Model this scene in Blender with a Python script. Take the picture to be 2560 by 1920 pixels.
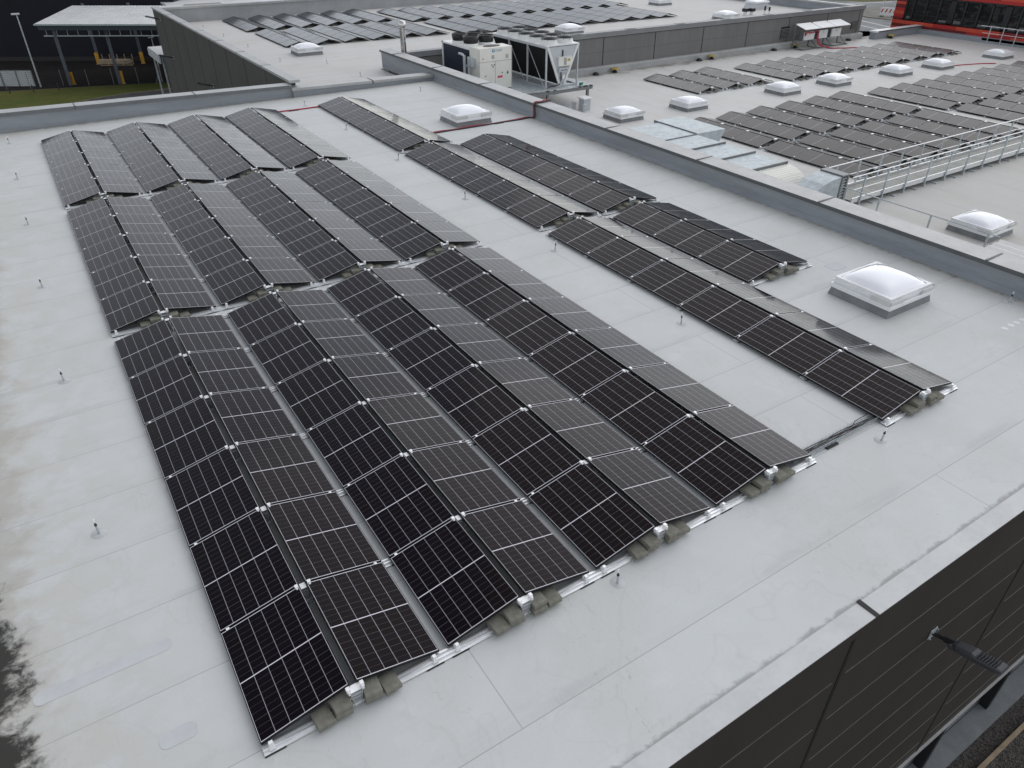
import bpy, math, random
from mathutils import Matrix, Vector
random.seed(7)
R = math.radians
sc = bpy.context.scene
C = sc.collection
for o in list(bpy.data.objects):
    bpy.data.objects.remove(o)

# ------------------------------------------------------------------ camera
cam_d = bpy.data.cameras.new('camera')
cam = bpy.data.objects.new('camera', cam_d)
C.objects.link(cam)
cam_d.sensor_width = 36.0
cam_d.lens = 36.0 * 1806.339 / 2560.0
cam_d.clip_start = 0.1
cam_d.clip_end = 2000
YAW, PITCH = 0.57099, 0.58837
cam.location = (-0.0567, -5.2309, 7.837)
cam.rotation_euler = (math.pi / 2 - PITCH, 0.0, -YAW)
sc.camera = cam

# ------------------------------------------------------------------ world, sun, exposure
SUN_EL, SUN_AZ = R(52), R(74)          # azimuth of the hidden sun, measured from +y towards +x
w = bpy.data.worlds.new('World')
sc.world = w
w.use_nodes = True
nt = w.node_tree
nt.nodes.clear()
out = nt.nodes.new('ShaderNodeOutputWorld')
bg = nt.nodes.new('ShaderNodeBackground')
sky = nt.nodes.new('ShaderNodeTexSky')
sky.sky_type = 'NISHITA'
sky.sun_disc = False
sky.sun_elevation = SUN_EL
sky.sun_rotation = SUN_AZ
sky.air_density = 1.0
sky.dust_density = 0.6
sky.ozone_density = 1.0
hsv = nt.nodes.new('ShaderNodeHueSaturation')
hsv.inputs['Saturation'].default_value = 0.22
nt.links.new(sky.outputs[0], hsv.inputs['Color'])
tcw = nt.nodes.new('ShaderNodeTexCoord')
sxyz = nt.nodes.new('ShaderNodeSeparateXYZ')
nt.links.new(tcw.outputs['Generated'], sxyz.inputs[0])
# cloud cover: brighter overhead than at the horizon
mr = nt.nodes.new('ShaderNodeMapRange')
mr.inputs[1].default_value, mr.inputs[2].default_value = 0.0, 1.0
mr.inputs[3].default_value, mr.inputs[4].default_value = 1.15, 0.95
nt.links.new(sxyz.outputs[2], mr.inputs[0])
mul = nt.nodes.new('ShaderNodeMix')
mul.data_type = 'RGBA'
mul.blend_type = 'MULTIPLY'
mul.inputs[0].default_value = 1.0
nt.links.new(hsv.outputs[0], mul.inputs[6])
# thinner cloud low on the right
gd_ = Vector((math.sin(R(72)) * math.cos(R(16)), math.cos(R(72)) * math.cos(R(16)), math.sin(R(16))))
dotn = nt.nodes.new('ShaderNodeVectorMath')
dotn.operation = 'DOT_PRODUCT'
nrm_ = nt.nodes.new('ShaderNodeVectorMath')
nrm_.operation = 'NORMALIZE'
nt.links.new(tcw.outputs['Generated'], nrm_.inputs[0])
nt.links.new(nrm_.outputs[0], dotn.inputs[0])
dotn.inputs[1].default_value = gd_
mg = nt.nodes.new('ShaderNodeMapRange')
mg.interpolation_type = 'SMOOTHSTEP'
mg.inputs[1].default_value, mg.inputs[2].default_value = 0.30, 1.0
mg.inputs[3].default_value, mg.inputs[4].default_value = 0.0, 0.12
nt.links.new(dotn.outputs['Value'], mg.inputs[0])
addn = nt.nodes.new('ShaderNodeMath')
addn.operation = 'ADD'
nt.links.new(mr.outputs[0], addn.inputs[0])
nt.links.new(mg.outputs[0], addn.inputs[1])
nt.links.new(addn.outputs[0], mul.inputs[7])
nt.links.new(mul.outputs[2], bg.inputs['Color'])
bg.inputs['Strength'].default_value = 0.135
nt.links.new(bg.outputs[0], out.inputs['Surface'])
sun_d = bpy.data.lights.new('sun', 'SUN')
sun_d.energy = 0.5
sun_d.angle = R(85)
sun_d.color = (1.0, 0.97, 0.93)
sun = bpy.data.objects.new('sun', sun_d)
C.objects.link(sun)
sd = Vector((math.sin(SUN_AZ) * math.cos(SUN_EL), math.cos(SUN_AZ) * math.cos(SUN_EL), math.sin(SUN_EL)))
sun.rotation_euler = sd.to_track_quat('Z', 'Y').to_euler()
sc.view_settings.view_transform = 'Standard'
sc.view_settings.look = 'None'
sc.view_settings.gamma = 1.0
sc.view_settings.use_curve_mapping = False
sc.view_settings.exposure = 0.36
sc.render.engine = 'CYCLES'
sc.cycles.max_bounces = 6
sc.cycles.use_denoising = True


# ------------------------------------------------------------------ node helpers
class N:
    def __init__(self, name):
        self.m = bpy.data.materials.new(name)
        self.m.use_nodes = True
        self.t = self.m.node_tree
        self.b = self.t.nodes['Principled BSDF']

    def n(self, kind, **kw):
        x = self.t.nodes.new(kind)
        for k, v in kw.items():
            if k in x.inputs:
                x.inputs[k].default_value = v
            else:
                setattr(x, k, v)
        return x

    def l(self, a, b):
        self.t.links.new(a, b)
        return self

    def val(self, x, sock):
        if isinstance(x, (int, float)):
            sock.default_value = x
        else:
            self.l(x, sock)

    def math(self, op, a, b=0.0, c=None):
        x = self.t.nodes.new('ShaderNodeMath')
        x.operation = op
        self.val(a, x.inputs[0])
        self.val(b, x.inputs[1])
        if c is not None:
            self.val(c, x.inputs[2])
        return x.outputs[0]

    def mix(self, f, a, b):
        x = self.t.nodes.new('ShaderNodeMix')
        x.data_type = 'RGBA'
        self.val(f, x.inputs[0])
        for v, s in ((a, x.inputs[6]), (b, x.inputs[7])):
            if isinstance(v, tuple):
                s.default_value = (*v, 1) if len(v) == 3 else v
            else:
                self.l(v, s)
        return x.outputs[2]

    def ramp(self, f, lo, hi):
        x = self.t.nodes.new('ShaderNodeMapRange')
        x.interpolation_type = 'SMOOTHSTEP'
        self.val(f, x.inputs[0])
        x.inputs[1].default_value = lo
        x.inputs[2].default_value = hi
        return x.outputs[0]

    def coord(self):
        return self.t.nodes.new('ShaderNodeTexCoord').outputs['Object']

    def mapped(self, vec, scale=(1, 1, 1), loc=(0, 0, 0), rot=(0, 0, 0)):
        x = self.t.nodes.new('ShaderNodeMapping')
        x.inputs['Scale'].default_value = scale
        x.inputs['Location'].default_value = loc
        x.inputs['Rotation'].default_value = rot
        self.l(vec, x.inputs['Vector'])
        return x.outputs[0]

    def noise(self, vec, scale, detail=4, rough=0.55, dist=0.0):
        x = self.t.nodes.new('ShaderNodeTexNoise')
        x.inputs['Scale'].default_value = scale
        x.inputs['Detail'].default_value = detail
        x.inputs['Roughness'].default_value = rough
        x.inputs['Distortion'].default_value = dist
        self.l(vec, x.inputs['Vector'])
        return x.outputs[0]

    def bump(self, h, strength, dist=0.02):
        x = self.t.nodes.new('ShaderNodeBump')
        x.inputs['Strength'].default_value = strength
        x.inputs['Distance'].default_value = dist
        self.l(h, x.inputs['Height'])
        self.l(x.outputs[0], self.b.inputs['Normal'])

    def set(self, **kw):
        for k, v in kw.items():
            k = k.replace('_', ' ')
            s = self.b.inputs[k]
            if isinstance(v, (int, float)):
                s.default_value = v
            elif isinstance(v, tuple):
                s.default_value = (*v, 1) if len(v) == 3 else v
            else:
                self.l(v, s)
        return self


def plain(name, col, rough=0.6, metal=0.0, var=0.12, scale=3.0, spec=0.5, stretch=(1, 1, 1)):
    """a surface with slight uneven dirt"""
    m = N(name)
    v = m.mapped(m.coord(), stretch)
    a = m.noise(v, scale, 5, 0.6)
    b = m.noise(v, scale * 7, 3, 0.6)
    f = m.math('ADD', m.math('MULTIPLY', a, 0.7), m.math('MULTIPLY', b, 0.3))
    lo = tuple(c * (1 - var) for c in col)
    hi = tuple(min(1, c * (1 + var)) for c in col)
    m.set(Base_Color=m.mix(m.ramp(f, 0.3, 0.7), lo, hi), Roughness=rough, Metallic=metal)
    m.b.inputs['Specular IOR Level'].default_value = spec
    return m.m


def membrane(name, base, rot, dirt_fn=None, phase=0.0):
    """welded roof sheet: 1.36 m strips with lap seams, blotches and rain streaks"""
    m = N(name)
    co = m.coord()
    mp = m.mapped(co, loc=(-2.57, phase, 0), rot=(0, 0, rot))
    br = m.n('ShaderNodeTexBrick', offset=0.4066, offset_frequency=2)
    br.inputs['Scale'].default_value = 1.0
    br.inputs['Mortar Size'].default_value = 0.0065
    br.inputs['Mortar Smooth'].default_value = 0.3
    br.inputs['Brick Width'].default_value = 13.7
    br.inputs['Row Height'].default_value = 1.36
    br.inputs['Color1'].default_value = (0.42, 0.42, 0.42, 1)
    br.inputs['Color2'].default_value = (0.58, 0.58, 0.58, 1)
    br.inputs['Mortar'].default_value = (0.5, 0.5, 0.5, 1)
    m.l(mp, br.inputs['Vector'])
    seam = br.outputs['Fac']
    big = m.noise(co, 0.35, 5, 0.6)
    mid = m.noise(co, 1.7, 6, 0.62, 0.4)
    fine = m.noise(co, 22.0, 3, 0.6)
    streak = m.noise(m.mapped(mp, (0.5, 7.0, 1)), 1.3, 4, 0.6)
    warm = tuple(c * k for c, k in zip(base, (0.955, 0.94, 0.915)))
    light = tuple(min(1, c * 1.07) for c in base)
    col = m.mix(m.ramp(big, 0.42, 0.66), base, warm)
    col = m.mix(m.math('MULTIPLY', m.ramp(mid, 0.5, 0.75), 0.55), col, light)
    col = m.mix(m.math('MULTIPLY', m.ramp(streak, 0.56, 0.8), 0.3), col, tuple(c * 0.8 for c in base))
    sp = m.noise(co, 9.0, 2, 0.5)
    col = m.mix(m.math('MULTIPLY', m.ramp(sp, 0.70, 0.78), 0.28), col, tuple(c * 0.62 for c in base))
    vo = m.n('ShaderNodeTexVoronoi')
    vo.inputs['Scale'].default_value = 1.1
    m.l(co, vo.inputs['Vector'])
    dots = m.math('LESS_THAN', vo.outputs['Distance'], m.math('MULTIPLY', m.ramp(mid, 0.45, 0.7), 0.022))
    col = m.mix(m.math('MULTIPLY', dots, 0.6), col, tuple(c * 0.3 for c in base))
    tone = m.n('ShaderNodeHueSaturation')
    m.l(col, tone.inputs['Color'])
    m.l(m.math('ADD', 0.94, m.math('MULTIPLY', br.outputs['Color'], 0.12)), tone.inputs['Value'])
    col = m.mix(m.math('MULTIPLY', m.ramp(fine, 0.3, 0.8), 0.12), tone.outputs[0], tuple(c * 0.75 for c in base))
    col = m.mix(m.math('MULTIPLY', seam, 0.62), col, tuple(c * 0.38 for c in base))
    # welded lap: a slightly different strip beside every seam, with smears of dirt along it
    sy = m.n('ShaderNodeSeparateXYZ')
    m.l(mp, sy.inputs[0])
    fr = m.math('FRACT', m.math('DIVIDE', sy.outputs[1], 1.36))
    lap = m.math('LESS_THAN', fr, 0.085)
    col = m.mix(m.math('MULTIPLY', lap, 0.16), col, tuple(c * 0.84 for c in base))
    smear = m.noise(m.mapped(mp, (0.55, 3.0, 1)), 1.0, 5, 0.6)
    near = m.math('SUBTRACT', 1.0, m.ramp(fr, 0.03, 0.30))
    col = m.mix(m.math('MULTIPLY', m.math('MULTIPLY', near, m.ramp(smear, 0.48, 0.68)), 0.34), col, tuple(c * 0.70 for c in base))
    # dried puddle rims and scuffs
    pn = m.noise(co, 0.75, 3, 0.5, 0.3)
    rim = m.math('SUBTRACT', 1.0, m.ramp(m.math('ABSOLUTE', m.math('SUBTRACT', pn, 0.56)), 0.0, 0.012))
    col = m.mix(m.math('MULTIPLY', rim, 0.13), col, tuple(c * 0.66 for c in base))
    sc1 = m.noise(m.mapped(co, (1.0, 0.25, 1), (0, 0, 0), (0, 0, 0.6)), 5.0, 2, 0.5, 1.6)
    scr = m.math('LESS_THAN', m.math('ABSOLUTE', m.math('SUBTRACT', sc1, 0.5)), 0.0032)
    col = m.mix(m.math('MULTIPLY', m.math('MULTIPLY', scr, m.ramp(big, 0.5, 0.62)), 0.30), col, tuple(c * 0.45 for c in base))
    if dirt_fn:
        col = dirt_fn(m, co, col, mid, fine)
    m.set(Base_Color=col, Roughness=0.62)
    m.b.inputs['Specular IOR Level'].default_value = 0.25
    h = m.math('SUBTRACT', m.math('MULTIPLY', mid, 0.25), m.math('MULTIPLY', seam, 0.4))
    m.bump(h, 0.12, 0.02)
    return m.m


def dirt_main(m, co, col, mid, fine):
    s = m.n('ShaderNodeSeparateXYZ')
    m.l(co, s.inputs[0])
    x, y = s.outputs[0], s.outputs[1]
    wob = m.noise(co, 0.9, 5, 0.65)
    wob2 = m.noise(co, 3.2, 5, 0.7, 0.6)
    # brown tide mark and black moss along the left gutter
    e = m.math('ADD', x, m.math('ADD', m.math('MULTIPLY', wob, 1.5), m.math('MULTIPLY', wob2, 0.9)))
    sandy = m.math('MULTIPLY', m.math('SUBTRACT', 1.0, m.ramp(x, -2.4, 1.0)), m.ramp(mid, 0.35, 0.65))
    col = m.mix(m.math('MULTIPLY', sandy, 0.55), col, (0.50, 0.475, 0.42))
    tide = m.math('SUBTRACT', 1.0, m.ramp(e, -1.10, -0.55))
    col = m.mix(m.math('MULTIPLY', tide, 0.5), col, (0.36, 0.33, 0.28))
    yy = m.math('SUBTRACT', e, m.math('MULTIPLY', m.ramp(y, -0.5, 6.5), -0.5))
    moss = m.math('SUBTRACT', 1.0, m.ramp(yy, -0.98, -0.72))
    col = m.mix(m.math('MULTIPLY', moss, 0.95), col, (0.018, 0.016, 0.014))
    # silt line where the sheet meets the front metal edge
    fl_ = m.math('ADD', m.math('ADD', y, 2.32), m.math('MULTIPLY', m.math('SUBTRACT', wob2, 0.55), 0.22))
    col = m.mix(m.math('MULTIPLY', m.math('SUBTRACT', 1.0, m.ramp(fl_, 0.0, 0.07)), 0.5), col, (0.14, 0.13, 0.12))
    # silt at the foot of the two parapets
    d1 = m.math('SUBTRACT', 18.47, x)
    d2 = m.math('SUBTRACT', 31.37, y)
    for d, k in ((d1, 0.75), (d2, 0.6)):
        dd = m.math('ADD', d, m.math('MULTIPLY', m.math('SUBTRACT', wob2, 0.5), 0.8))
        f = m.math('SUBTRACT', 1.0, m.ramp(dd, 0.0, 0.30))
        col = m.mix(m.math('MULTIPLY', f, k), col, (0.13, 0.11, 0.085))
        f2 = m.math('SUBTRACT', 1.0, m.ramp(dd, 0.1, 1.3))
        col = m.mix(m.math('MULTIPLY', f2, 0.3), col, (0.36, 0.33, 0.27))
    return col


def dirt_low(m, co, col, mid, fine):
    s = m.n('ShaderNodeSeparateXYZ')
    m.l(co, s.inputs[0])
    wob2 = m.noise(co, 0.8, 5, 0.7, 0.6)
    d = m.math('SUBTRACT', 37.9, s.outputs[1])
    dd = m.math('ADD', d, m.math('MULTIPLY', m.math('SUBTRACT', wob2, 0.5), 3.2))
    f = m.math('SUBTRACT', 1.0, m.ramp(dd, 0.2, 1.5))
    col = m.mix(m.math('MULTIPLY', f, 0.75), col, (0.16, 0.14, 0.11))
    f = m.math('SUBTRACT', 1.0, m.ramp(s.outputs[1], 5.0, 22.0))
    return m.mix(m.math('MULTIPLY', f, 0.4), col, (0.36, 0.345, 0.30))


M = {}
M['roof1'] = membrane('roof membrane light grey', (0.605, 0.622, 0.622), 0.0, dirt_main, 0.01)
M['roof2'] = membrane('roof membrane lower', (0.62, 0.62, 0.605), R(90), dirt_low)
M['roof3'] = membrane('roof membrane far', (0.58, 0.575, 0.56), 0.0)
M['upstand'] = plain('membrane upstand grey', (0.27, 0.29, 0.315), 0.6, 0, 0.14, 0.9, 0.3, (0.4, 0.4, 2.5))
M['coping'] = plain('zinc grey coping sheet', (0.43, 0.43, 0.425), 0.5, 0.25, 0.12, 1.2)
M['coping_edge'] = plain('coping fascia', (0.10, 0.108, 0.112), 0.5, 0.2, 0.1)
M['coping_pale'] = plain('pale coping sheet', (0.42, 0.43, 0.43), 0.5, 0.1, 0.1, 0.7)
M['dark_rubber'] = plain('black rubber', (0.015, 0.015, 0.016), 0.7, 0, 0.1)
M['alu'] = plain('mill aluminium', (0.80, 0.81, 0.82), 0.36, 0.75, 0.06, 8)
M['alu_clamp'] = plain('bright aluminium clamp', (0.88, 0.885, 0.89), 0.42, 0.35, 0.04, 8)
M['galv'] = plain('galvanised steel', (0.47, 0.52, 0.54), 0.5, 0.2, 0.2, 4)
M['galv_dark'] = plain('shaded galvanised steel', (0.22, 0.23, 0.235), 0.5, 0.5, 0.15, 6)  # darker copy of the galvanised steel, with shade put into its colour
M['white_paint'] = plain('white powder coat', (0.78, 0.79, 0.78), 0.4, 0, 0.05, 2)
M['cream_paint'] = plain('cream powder coat', (0.78, 0.77, 0.71), 0.42, 0, 0.04, 2)
M['pale_grey_paint'] = plain('pale grey coated steel', (0.52, 0.55, 0.57), 0.4, 0.1, 0.06, 2)
M['white_plastic'] = plain('white frame plastic', (0.80, 0.81, 0.82), 0.35, 0, 0.05, 4)
M['flap'] = plain('off white flap sheet', (0.66, 0.665, 0.65), 0.45, 0, 0.06, 4)
M['curb'] = plain('grey membrane curb', (0.22, 0.225, 0.23), 0.6, 0, 0.15, 3)
M['black_plastic'] = plain('black plastic', (0.012, 0.012, 0.013), 0.45, 0, 0.1)
M['black_metal'] = plain('black coated metal', (0.022, 0.023, 0.026), 0.4, 0.2, 0.1)
M['concrete'] = plain('concrete ballast', (0.20, 0.195, 0.165), 0.9, 0, 0.22, 11, 0.2)
M['red_cable'] = plain('red cable jacket', (0.42, 0.02, 0.05), 0.45, 0, 0.1)
M['yellow'] = plain('yellow paint', (0.62, 0.32, 0.02), 0.5, 0, 0.15, 2)
M['yellow_drain'] = plain('dull yellow plastic', (0.45, 0.33, 0.07), 0.5, 0, 0.15, 4)
M['chrome'] = plain('polished stainless flue', (0.72, 0.71, 0.69), 0.16, 1.0, 0.05, 4)
M['coil'] = plain('dark condenser coil', (0.018, 0.018, 0.017), 0.55, 0.3, 0.2, 4, 0.3, (1, 9, 1))
M['coil_blue'] = plain('dark blue coil fins', (0.028, 0.036, 0.058), 0.5, 0.3, 0.2, 3, 0.3, (1, 1, 4))
M['lamp_grey'] = plain('dark grey cast lamp body', (0.085, 0.088, 0.097), 0.5, 0.2, 0.1, 8)
M['green'] = plain('green plastic', (0.0, 0.22, 0.08), 0.5)
M['blue_logo'] = plain('blue print', (0.02, 0.2, 0.42), 0.5)
M['pink_label'] = plain('pink red label', (0.6, 0.08, 0.14), 0.5)
M['wood'] = plain('pale timber', (0.34, 0.26, 0.17), 0.8, 0, 0.25, 3)
M['steel_blue'] = plain('blue grey steel section', (0.13, 0.15, 0.18), 0.5, 0.3, 0.12, 2)
M['dark_beam'] = plain('dark blue steel beam', (0.03, 0.045, 0.06), 0.5, 0.2, 0.1)
M['corrug'] = plain('white trapezoidal sheet', (0.72, 0.73, 0.73), 0.5, 0.05, 0.08, 0.5)
M['hall_dark'] = plain('navy black cladding', (0.008, 0.009, 0.016), 0.6, 0, 0.2, 0.4, 0.25)
M['wire'] = plain('grey fence wire', (0.05, 0.05, 0.05), 0.6, 0.3)
M['asphalt'] = plain('asphalt', (0.075, 0.075, 0.078), 0.85, 0, 0.25, 0.9, 0.3)
M['asphalt_pale'] = plain('worn pale asphalt', (0.20, 0.205, 0.205), 0.85, 0, 0.3, 0.25, 0.3)
M['yard'] = plain('dark yard paving', (0.018, 0.015, 0.015), 0.9, 0, 0.3, 0.4, 0.2)
M['kerb'] = plain('kerb stone', (0.17, 0.155, 0.13), 0.9, 0, 0.2, 2)
M['paint_line'] = plain('road paint', (0.62, 0.62, 0.62), 0.8, 0, 0.2, 3)
M['ledge'] = plain('grey concrete ledge', (0.20, 0.21, 0.215), 0.8, 0, 0.14, 2)
M['window_frame'] = plain('black window frame', (0.010, 0.011, 0.014), 0.4, 0, 0.1)
M['red1'] = plain('red facade board', (0.40, 0.016, 0.014), 0.55, 0, 0.08, 2)
M['red2'] = plain('dark red facade board', (0.13, 0.008, 0.010), 0.55, 0, 0.1, 2)
M['red3'] = plain('orange red facade board', (0.55, 0.065, 0.030), 0.55, 0, 0.08, 2)
M['red4'] = plain('deep red facade board', (0.24, 0.010, 0.014), 0.55, 0, 0.08, 2)
M['patch'] = plain('membrane patch', (0.55, 0.565, 0.575), 0.6, 0, 0.06, 2, 0.25)
M['spot'] = plain('white sealant spot', (0.74, 0.75, 0.76), 0.5, 0, 0.08, 8)
M['hall_wall'] = plain('pale hall wall', (0.4, 0.41, 0.42), 0.7)


def m_cladding(name, col, vertical, step, z_lines=0.0):
    """flat cassette cladding: fine micro ribs, slight oil-canning"""
    m = N(name)
    co = m.coord()
    a = m.noise(co, 0.35, 4, 0.6)
    st = m.noise(m.mapped(co, (1.5, 1.5, 0.12)), 2.0, 4, 0.6)
    f = m.math('ADD', m.math('MULTIPLY', a, 0.6), m.math('MULTIPLY', st, 0.4))
    c = m.mix(m.ramp(f, 0.3, 0.7), tuple(k * 0.9 for k in col), tuple(k * 1.1 for k in col))
    m.set(Base_Color=c, Roughness=0.5)
    m.b.inputs['Specular IOR Level'].default_value = 0.3
    return m.m


M['clad_front'] = m_cladding('anthracite facade cassettes', (0.050, 0.046, 0.039), True, 1.12)
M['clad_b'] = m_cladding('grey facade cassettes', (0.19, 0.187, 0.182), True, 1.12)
M['clad_b_shaded'] = m_cladding('shaded grey facade cassettes', (0.085, 0.085, 0.082), True, 1.12)  # darker copy of the grey cladding, the left wall's shade put into its colour
M['joint'] = plain('black joint', (0.010, 0.009, 0.008), 0.8)
M['bead'] = plain('seam bead highlight', (0.17, 0.16, 0.145), 0.5, 0.2)  # pale colour paints the thin highlight along each facade seam


def m_solar(name, rough, ccol, chalf, cmid, cedge, cell, ior=1.30, tint=(0.36, 0.25, 0.20)):
    """glass over cells: u runs up the slope and v along the row, both in metres; the c* values set how pale each line is"""
    m = N(name)
    uv = m.t.nodes.new('ShaderNodeUVMap').outputs[0]
    s = m.n('ShaderNodeSeparateXYZ')
    m.l(uv, s.inputs[0])
    u, v = s.outputs[0], s.outputs[1]

    def line(t, step, half):
        fr = m.math('FRACT', m.math('ADD', m.math('DIVIDE', t, step), 0.5))
        d = m.math('MULTIPLY', m.math('ABSOLUTE', m.math('SUBTRACT', fr, 0.5)), step)
        return m.math('LESS_THAN', d, half)
    W, L = 1.072, 1.700
    cell_n = m.n('ShaderNodeTexWhiteNoise', noise_dimensions='3D')
    oi = m.t.nodes.new('ShaderNodeObjectInfo')
    cv = m.n('ShaderNodeCombineXYZ')
    m.l(m.math('FLOOR', m.math('DIVIDE', u, W / 6)), cv.inputs[0])
    m.l(m.math('FLOOR', m.math('DIVIDE', v, L / 18)), cv.inputs[1])
    m.l(oi.outputs['Random'], cv.inputs[2])
    m.l(cv.outputs[0], cell_n.inputs['Vector'])
    c = m.mix(cell_n.outputs[0], tuple(k * 0.8 for k in cell), tuple(k * 1.25 for k in cell))
    if chalf:
        bus = line(u, W / 60, 0.0010)
        c = m.mix(m.math('MULTIPLY', bus, 0.30), c, (0.035, 0.033, 0.036))
        c = m.mix(m.math('MULTIPLY', line(v, L / 18, 0.0012), chalf), c, (0.22, 0.21, 0.23))
        c = m.mix(m.math('MULTIPLY', line(v, L / 6, 0.0014), chalf * 0.8), c, (0.26, 0.26, 0.27))
    if ccol:
        c = m.mix(m.math('MULTIPLY', line(u, W / 6, 0.0027), ccol), c, (0.46, 0.45, 0.49))
    mid = m.math('LESS_THAN', m.math('ABSOLUTE', m.math('SUBTRACT', v, L / 2)), 0.0072)
    c = m.mix(m.math('MULTIPLY', mid, cmid), c, (0.74, 0.73, 0.78))
    ev = m.math('GREATER_THAN', m.math('ABSOLUTE', m.math('SUBTRACT', v, L / 2)), L / 2 - 0.0095)
    eu = m.math('GREATER_THAN', m.math('ABSOLUTE', m.math('SUBTRACT', u, W / 2)), W / 2 - 0.0055)
    c = m.mix(m.math('MULTIPLY', m.math('MAXIMUM', ev, m.math('MULTIPLY', eu, 0.75)), cedge), c, (0.74, 0.73, 0.78))
    m.set(Base_Color=c, IOR=ior)
    # thin anti-reflection film: bronze when seen steeply, neutral at grazing angles
    m.b.inputs['Specular Tint'].default_value = (*tint, 1)
    dirt = m.noise(m.coord(), 2.3, 5, 0.65)
    m.l(m.math('ADD', rough, m.math('MULTIPLY', m.ramp(dirt, 0.4, 0.75), 0.08)), m.b.inputs['Roughness'])
    return m.m


M['solar'] = m_solar('solar glass over black cells', 0.09, 0.90, 0.46, 0.95, 0.95, (0.0030, 0.0025, 0.0052))
M['solar_far'] = m_solar('solar glass lower roof', 0.14, 0.06, 0.10, 0.75, 0.6, (0.010, 0.009, 0.009), 1.45, (0.75, 0.66, 0.60))
M['solar_old'] = m_solar('older blue solar glass', 0.16, 0.0, 0.0, 0.0, 0.0, (0.018, 0.024, 0.034), 1.55, (0.9, 0.97, 1.0))


def m_dome():
    m = N('opal dome acrylic')
    m.set(Base_Color=(0.84, 0.86, 0.91), Roughness=0.12, IOR=1.49)
    m.b.inputs['Subsurface Weight'].default_value = 0.0
    m.b.inputs['Coat Weight'].default_value = 0.6
    m.b.inputs['Coat Roughness'].default_value = 0.05
    return m.m


M['dome'] = m_dome()


def m_glass():
    m = N('dark window glass')
    co = m.coord()
    n = m.noise(m.mapped(co, (1.2, 1.2, 2.0)), 1.5, 5, 0.6, 0.8)
    m.set(Base_Color=m.mix(m.ramp(n, 0.5, 0.7), (0.012, 0.013, 0.014), (0.055, 0.058, 0.055)), Roughness=0.05, IOR=1.5)
    return m.m


M['glass'] = m_glass()
m_ = N('pale window glass')
m_.set(Base_Color=(0.16, 0.18, 0.185), Roughness=0.12)
M['glass_pale'] = m_.m


def m_grass():
    m = N('mown grass')
    co = m.coord()
    a = m.noise(co, 0.25, 5, 0.6)
    b = m.noise(co, 2.4, 6, 0.7)
    c = m.mix(m.ramp(a, 0.35, 0.7), (0.085, 0.105, 0.028), (0.135, 0.125, 0.042))
    c = m.mix(m.math('MULTIPLY', m.ramp(b, 0.4, 0.75), 0.6), c, (0.055, 0.068, 0.02))
    m.set(Base_Color=c, Roughness=0.9)
    m.b.inputs['Specular IOR Level'].default_value = 0.1
    return m.m


M['grass'] = m_grass()


def m_gravel():
    m = N('dark gravel')
    co = m.coord()
    v = m.n('ShaderNodeTexVoronoi')
    v.inputs['Scale'].default_value = 24
    m.l(co, v.inputs['Vector'])
    s = m.n('ShaderNodeSeparateColor')
    m.l(v.outputs['Color'], s.inputs[0])
    a = m.noise(co, 0.8, 4, 0.6)
    c = m.mix(s.outputs[0], (0.022, 0.019, 0.017), (0.12, 0.11, 0.10))
    c = m.mix(m.math('MULTIPLY', m.ramp(a, 0.45, 0.7), 0.4), c, (0.05, 0.032, 0.024))
    m.set(Base_Color=c, Roughness=0.9)
    m.bump(v.outputs['Distance'], 0.8, 0.04)
    return m.m


M['gravel'] = m_gravel()


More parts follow.
